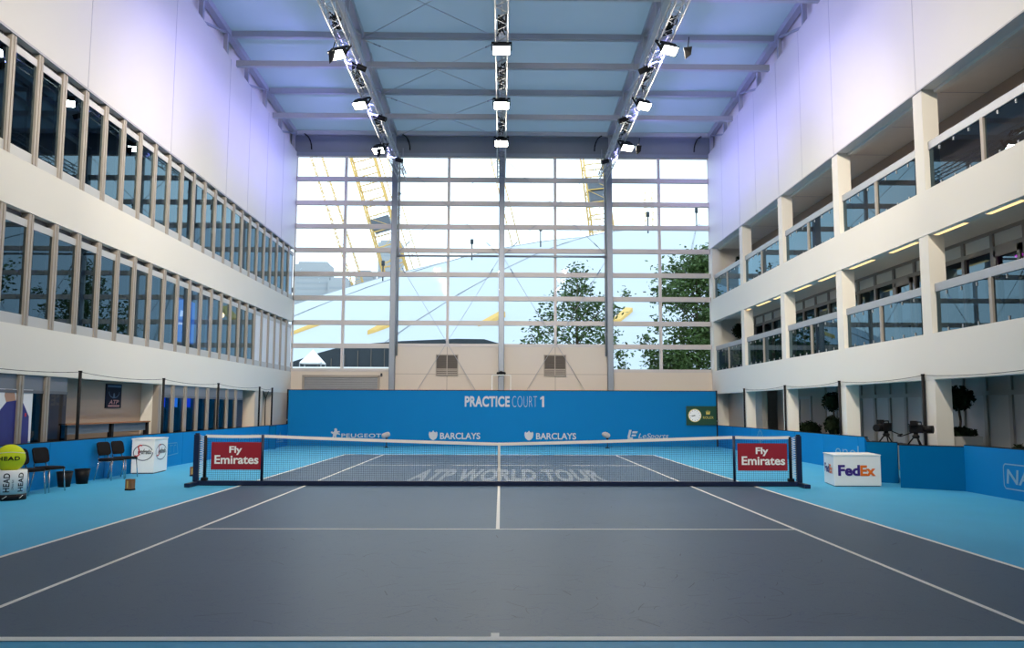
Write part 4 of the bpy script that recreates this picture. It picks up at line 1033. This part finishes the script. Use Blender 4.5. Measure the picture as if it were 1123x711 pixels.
# ------------------------------------------------------------------ outside
def tree(x, y, h, clusters, label, nper, sz, seed):
    rnd = random.Random(seed)
    t = thing('tree', label, 'tree', (x, y, -.06))
    tr = MB(); top = Vector((x, y, h))
    tr.tube((x, y, -.06), (x + .05, y, h * .45), .16, 10, .11).tube((x + .05, y, h * .45), (x, y, h * .8), .11, 8, .04)
    lf = MB()
    tr.build('trunk', M['bark'], t, True)
    br = MB()
    for (cx_, cz_, r) in clusters:
        c = Vector((x + cx_, y + rnd.uniform(-1.1, 1.1), cz_))
        base = Vector((x + .03, y, max(h * .22, min(h * .78, cz_ - abs(cx_) * .75 - .2))))
        mid = (base + c) / 2 + Vector((0, 0, .15))
        br.tube(tuple(base), tuple(mid), .035, 6, .025).tube(tuple(mid), tuple(c), .025, 6, .008)
        for _ in range(int(nper * r * r)):
            v = Vector((rnd.gauss(0, .5), rnd.gauss(0, .5), rnd.gauss(0, .42))) * r; p = c + v
            a = Vector((rnd.gauss(0, 1), rnd.gauss(0, 1), rnd.gauss(0, .6))).normalized(); b_ = a.cross(Vector((rnd.gauss(0, 1), rnd.gauss(0, 1), 1))).normalized(); s = sz * rnd.uniform(.6, 1.3)
            lf.poly([tuple(p - a * s * .5), tuple(p + b_ * s * .28), tuple(p + a * s * .5), tuple(p - b_ * s * .28)])
    br.build('branch', M['bark'], t, True)
    tag(lf.build('foliage', M['leaf'], t, True), kind='stuff')
r_ = random.Random(3)
cl = [(.1, 9.3, .75), (-.1, 8.5, .8), (.55, 8.4, .6), (-.7, 7.7, .85), (.5, 7.5, .9), (1.4, 7.7, .6), (-1.5, 6.9, .8), (0, 6.7, 1.0), (1.3, 6.6, .8), (2.2, 7.2, .45), (-2.2, 6.0, .7), (-1.0, 5.8, .9), (.6, 5.7, 1.0), (1.6, 5.5, .7),
      (-2.6, 5.2, .6), (-1.6, 4.9, .8), (-.3, 4.8, .9), (1.1, 4.6, .8), (2.3, 4.6, .55), (-2.4, 4.3, .5), (-.8, 4.0, .7), (.5, 3.9, .7), (2.6, 3.9, .45), (2.9, 8.2, .35)]
tree(4.25, 28.5, 9.6, cl, 'airy green tree outside the window wall right of centre', 330, .24, 5)
cl = [(r_.uniform(-1.9, 2.2), 3.2 + 7 * k / 40 + r_.uniform(-.3, .3), r_.uniform(.7, 1.15)) for k in range(40)] + [(-2.6, 4.6, .7), (-2.9, 5.4, .5), (-2.4, 3.9, .7), (-2.2, 6.3, .6), (.9, 10.1, .8), (1.3, 9.6, 1.0), (.1, 9.4, .8), (-.6, 8.6, .7)]
tree(11.0, 28.5, 9.8, cl, 'dense dark green tree outside the far right window bay', 420, .25, 8)
# the big tent dome
dcx, dcy, dR, dH = 61.5, 230, 174, 50
t = thing('tent_dome', 'huge pale tent dome beyond the window wall', 'building', (dcx, dcy, 0))
mb = MB(); nr, na = 26, 96
for j in range(nr + 1):
    r = dR * j / nr
    for k in range(na):
        a = 2 * PI * k / na; sc = 1 + (-.012 * abs(math.sin(a * 12)) * math.sin(PI * j / nr) if j else 0)
        mb.v.append((dcx + r * math.cos(a), dcy + r * math.sin(a), dH * (1 - (r / dR) ** 2) * sc))
for j in range(nr):
    for k in range(na): mb.f.append((j * na + k, (j + 1) * na + k, (j + 1) * na + (k + 1) % na, j * na + (k + 1) % na)); mb.sm.append(False)
mb.build('roof', M['dome'], t, True, fix=True)
rb = MB()
for k in range(24):
    a = 2 * PI * k / 24; q = [(dcx + dR * f * math.cos(a), dcy + dR * f * math.sin(a), dH * (1 - f * f) + .12) for f in [i / 14 for i in range(15)]]
    rb.path(q, .10, 4)
rb.build('ridge_cable', M['block'], t, True)
for (p, q) in (((-32.9, 114.8, 13.3), (-29.4, 115.6, 14.9)), ((-18.3, 102.3, 12.6), (-16.5, 103.0, 13.8)), ((-2.2, 94.6, 13.0), (0.1, 95.8, 14.5)), ((14.8, 87.1, 12.7), (16.6, 89.7, 14.4))):
    p, q = Vector(p), Vector(q); d = (q - p)
    MB().hexa([tuple(p + Vector((-.9, -.4, -.6))), tuple(p + Vector((.3, -.2, -.5))), tuple(q + Vector((.5, 0, -.5))), tuple(q + Vector((-.4, 0, -.2))),
               tuple(p + Vector((-.9, -.4, .1))), tuple(p + Vector((.3, -.2, .2))), tuple(q + Vector((.5, 0, .3))), tuple(q + Vector((-.4, 0, .35)))]).build('yellow_patch', M['mast'], t, True)
rg = MB()
for (x, y, z) in ((-42, 150, 26.5), (-24, 150, 30.5), (-6, 150, 34), (8, 150, 36.5), (22, 150, 39), (30, 150, 40), (40, 150, 41), (56, 150, 42)):
    zz = dH * (1 - ((x - dcx) ** 2 + (y - dcy) ** 2) / dR ** 2); rg.tube((x, y, zz - .5), (x, y, zz + 4.0), .14, 5).tube((x, y, zz + 3.0), (x, y, zz + 4.0), .34, 6)
rg.build('roof_rig', M['shed'], t, True)
def mast(p, q, w, label, panels=(), bays=None):
    p, q = Vector(p), Vector(q); d = (q - p); q = q + d * .35; d = q - p; L = d.length; d.normalize()
    r = Vector((1, 0, 0)); r = (r - d * r.dot(d)).normalized(); f = r.cross(d)
    t = thing('lattice_mast', label, 'mast', tuple(p)); n = bays or max(4, int(L / (w * .9)))
    ch = MB(); cs = [r * (a * w / 2) + f * (b_ * w / 2) for a, b_ in ((-1, -1), (1, -1), (1, 1), (-1, 1))]
    for c in cs: ch.tube(tuple(p + c), tuple(q + c), w * .04, 6)
    ch.build('chord', M['mast'], t, True)
    lb = MB()
    for k in range(n + 1):
        e = p + d * (L * k / n)
        for i in range(4):
            lb.tube(tuple(e + cs[i]), tuple(e + cs[(i + 1) % 4]), w * .028, 5, caps=False)
            if k < n: e2 = p + d * (L * (k + 1) / n); lb.tube(tuple(e + cs[i]), tuple(e2 + cs[(i + 1) % 4]), w * .014, 5, caps=False)
    lb.build('lattice', M['mast'], t, True)
    for (a, b_) in panels:
        e = p + d * (L * a / n); e2 = p + d * (L * b_ / n)
        m = MB(); m.bar(tuple(e), tuple(e2), w * .8, w * .8, tuple(f)); m.build('equipment_box', M['mastpanel'], t, True)
def ext(p, q, k=.5): return tuple(Vector(p) + (Vector(p) - Vector(q)) * k)
def M2(a, b, w, label, **k): mast(ext(b, a, .25), a, w, label, **k)
M2((-53.8, 220, 73.8), (-42.4, 220, 40.5), 3.1, 'slim yellow lattice mast, leftmost behind the tent dome')
M2((-40.4, 220, 73.9), (-30.9, 220, 42.2), 6.6, 'broad yellow lattice mast with dark box, second from the left', panels=((4.15, 4.85),), bays=12)
M2((-34.4, 220, 73.9), (-26.3, 220, 48.1), 2.2, 'thin yellow lattice mast just right of the broad one')
M2((-.6, 220, 68.0), (3.42, 220, 51.7), 2.2, 'thin yellow lattice mast behind the centre column')
M2((26.5, 220, 74.3), (28.8, 220, 54.6), 6.2, 'broad yellow lattice mast right of centre with dark boxes', panels=((3.2, 3.9), (4.1, 4.8)), bays=9)
M2((42.7, 220, 64.1), (42.9, 220, 60.0), 2.0, 'short yellow lattice mast tip above the dome at right') if False else mast((43.0, 220, 50), (42.75, 220, 60.5), 2.2, 'short yellow lattice mast tip above the dome at right')
for i, (x0, x1, z, y) in enumerate(((-74.4, -60.3, 100.9, 480), (-123.7, -103.4, 87.5, 480), (-103.4, -90.8, 77.4, 477), (-89.3, -78.3, 83.6, 488))):
    t = thing('tower_block', ['pale distant tower block behind the broad yellow mast', 'pale distant block at the far left edge of the windows', 'pale low distant block beside the leftmost mast', 'pale distant slab between the two left masts'][i], 'building', ((x0 + x1) / 2, y, 0))
    box(x0, x1, y, y + 14, -.06, z).build('wall', M['block'], t, True)
    wn = MB(); zz = 4
    while zz < z - 3: wn.box(x0 + .8, x1 - .8, y - .1, y, zz, zz + 1.4); zz += 3.4
    wn.build('window_band', M['blockwin'], t, True); box(x0 + 1, x1 - 2, y + 3, y + 9, z, z + 2).build('roof_box', M['block'], t, True)
t = thing('low_hall', 'dark low hall with curved roof under the tent dome', 'building', (-9, 58, 0))
out = [(-26, -.06), (-26, 4.6), (-21, 5.3), (-18.9, 5.77), (-16.5, 6.6), (-14, 7.3), (-9, 7.7), (-4, 7.93), (-1.5, 7.9), (.6, 7.3), (2.0, 6.4), (2.0, -.06)]
i0 = MB(); n = len(out)
i0.v = [(x, 58, z) for x, z in out] + [(x, 66, z) for x, z in out]
i0.f = [tuple(range(n)), tuple(range(2 * n - 1, n - 1, -1))] + [(k, n + k, n + (k + 1) % n, (k + 1) % n) for k in range(n)]; i0.sm = [False] * len(i0.f)
i0.build('hall_body', M['shed'], t, True, fix=True)
wn = MB()
for k in range(22): x = -25 + k * 1.2; wn.box(x, x + .06, 57.9, 58, 0, 5.0 + max(0, min(2, (x + 19) * .3)))
wn.build('cladding_joint', M['vent'], t, True)
t = thing('pavilion_tent', 'small white peaked tent outside the lower left window bay', 'tent', (-13.45, 42, 0))
px_, q_ = -13.45, .75
c4 = [(px_ - q_, 42 - q_, 4.85), (px_ + q_, 42 - q_, 4.85), (px_ + q_, 42 + q_, 4.85), (px_ - q_, 42 + q_, 4.85)]
mb = MB()
for k in range(4): mb.poly([c4[k], c4[(k + 1) % 4], (px_, 42, 5.8)])
mb.build('canopy', M['white'], t, True)
for x, y, z in c4: MB().tube((x, y, -.06), (x, y, 4.85), .035, 6).build('leg', M['alu'], t, True)
MB().box(px_ - q_ - .02, px_ + q_ + .02, 42 - q_ - .02, 42 + q_ + .02, 4.75, 4.85).build('valance', M['white'], t, True)
t = thing('outdoor_rail', 'pale rail on a terrace outside the lower left window bay', 'rail', (-9.5, 38, 3))
MB().box(-15.2, -6.0, 38, 38.1, 4.26, 4.36).box(-15.2, -6, 38, 38.1, 3.7, 3.8).build('rail', M['white'], t, True)
mb = MB()
for k in range(6): x = -15.1 + k * 1.8; mb.box(x - .05, x + .05, 38.02, 38.1, -.06, 4.26)
mb.build('baluster', M['white'], t, True)

# ------------------------------------------------------------------ sky, camera, view
w = D.worlds.new('World'); SC.world = w; w.use_nodes = True; nt = w.node_tree
bg = nt.nodes['Background']; tc = nt.nodes.new('ShaderNodeTexCoord'); sep = nt.nodes.new('ShaderNodeSeparateXYZ'); rp_ = nt.nodes.new('ShaderNodeValToRGB')
nt.links.new(tc.outputs['Generated'], sep.inputs[0]); nt.links.new(sep.outputs['Z'], rp_.inputs[0]); nt.links.new(rp_.outputs[0], bg.inputs['Color'])
rp_.color_ramp.elements[0].position = 0; rp_.color_ramp.elements[0].color = (.86, .95, 1, 1)
rp_.color_ramp.elements[1].position = .8; rp_.color_ramp.elements[1].color = (.76, .90, 1, 1)
bg.inputs['Strength'].default_value = 2.3

cam = D.cameras.new('Camera'); co = D.objects.new('Camera', cam); COL.objects.link(co); SC.camera = co
cam.sensor_fit = 'HORIZONTAL'; cam.sensor_width = 36; cam.lens = 917.2 / 1123 * 36; cam.clip_end = 2000; cam.clip_start = .05
pi_, ya_, ro_ = .1003, .0129, .003
f = Vector((math.sin(ya_) * math.cos(pi_), math.cos(ya_) * math.cos(pi_), math.sin(pi_))); r = Vector((math.cos(ya_), -math.sin(ya_), 0)); u = r.cross(f)
r2 = r * math.cos(ro_) + u * math.sin(ro_); u2 = -r * math.sin(ro_) + u * math.cos(ro_)
co.matrix_world = Matrix(((r2.x, u2.x, -f.x, .0354), (r2.y, u2.y, -f.y, -18.04), (r2.z, u2.z, -f.z, 1.6497), (0, 0, 0, 1)))
vs = SC.view_settings; SC.display_settings.display_device = 'sRGB'
vs.view_transform = 'Standard'; vs.look = 'None'; vs.gamma = 1; vs.use_curve_mapping = False; vs.exposure = 0.0
SC.cycles.max_bounces = 10; SC.cycles.transparent_max_bounces = 24; SC.cycles.glossy_bounces = 4; SC.cycles.diffuse_bounces = 4
SC.cycles.use_denoising = True; SC.cycles.sample_clamp_indirect = 8
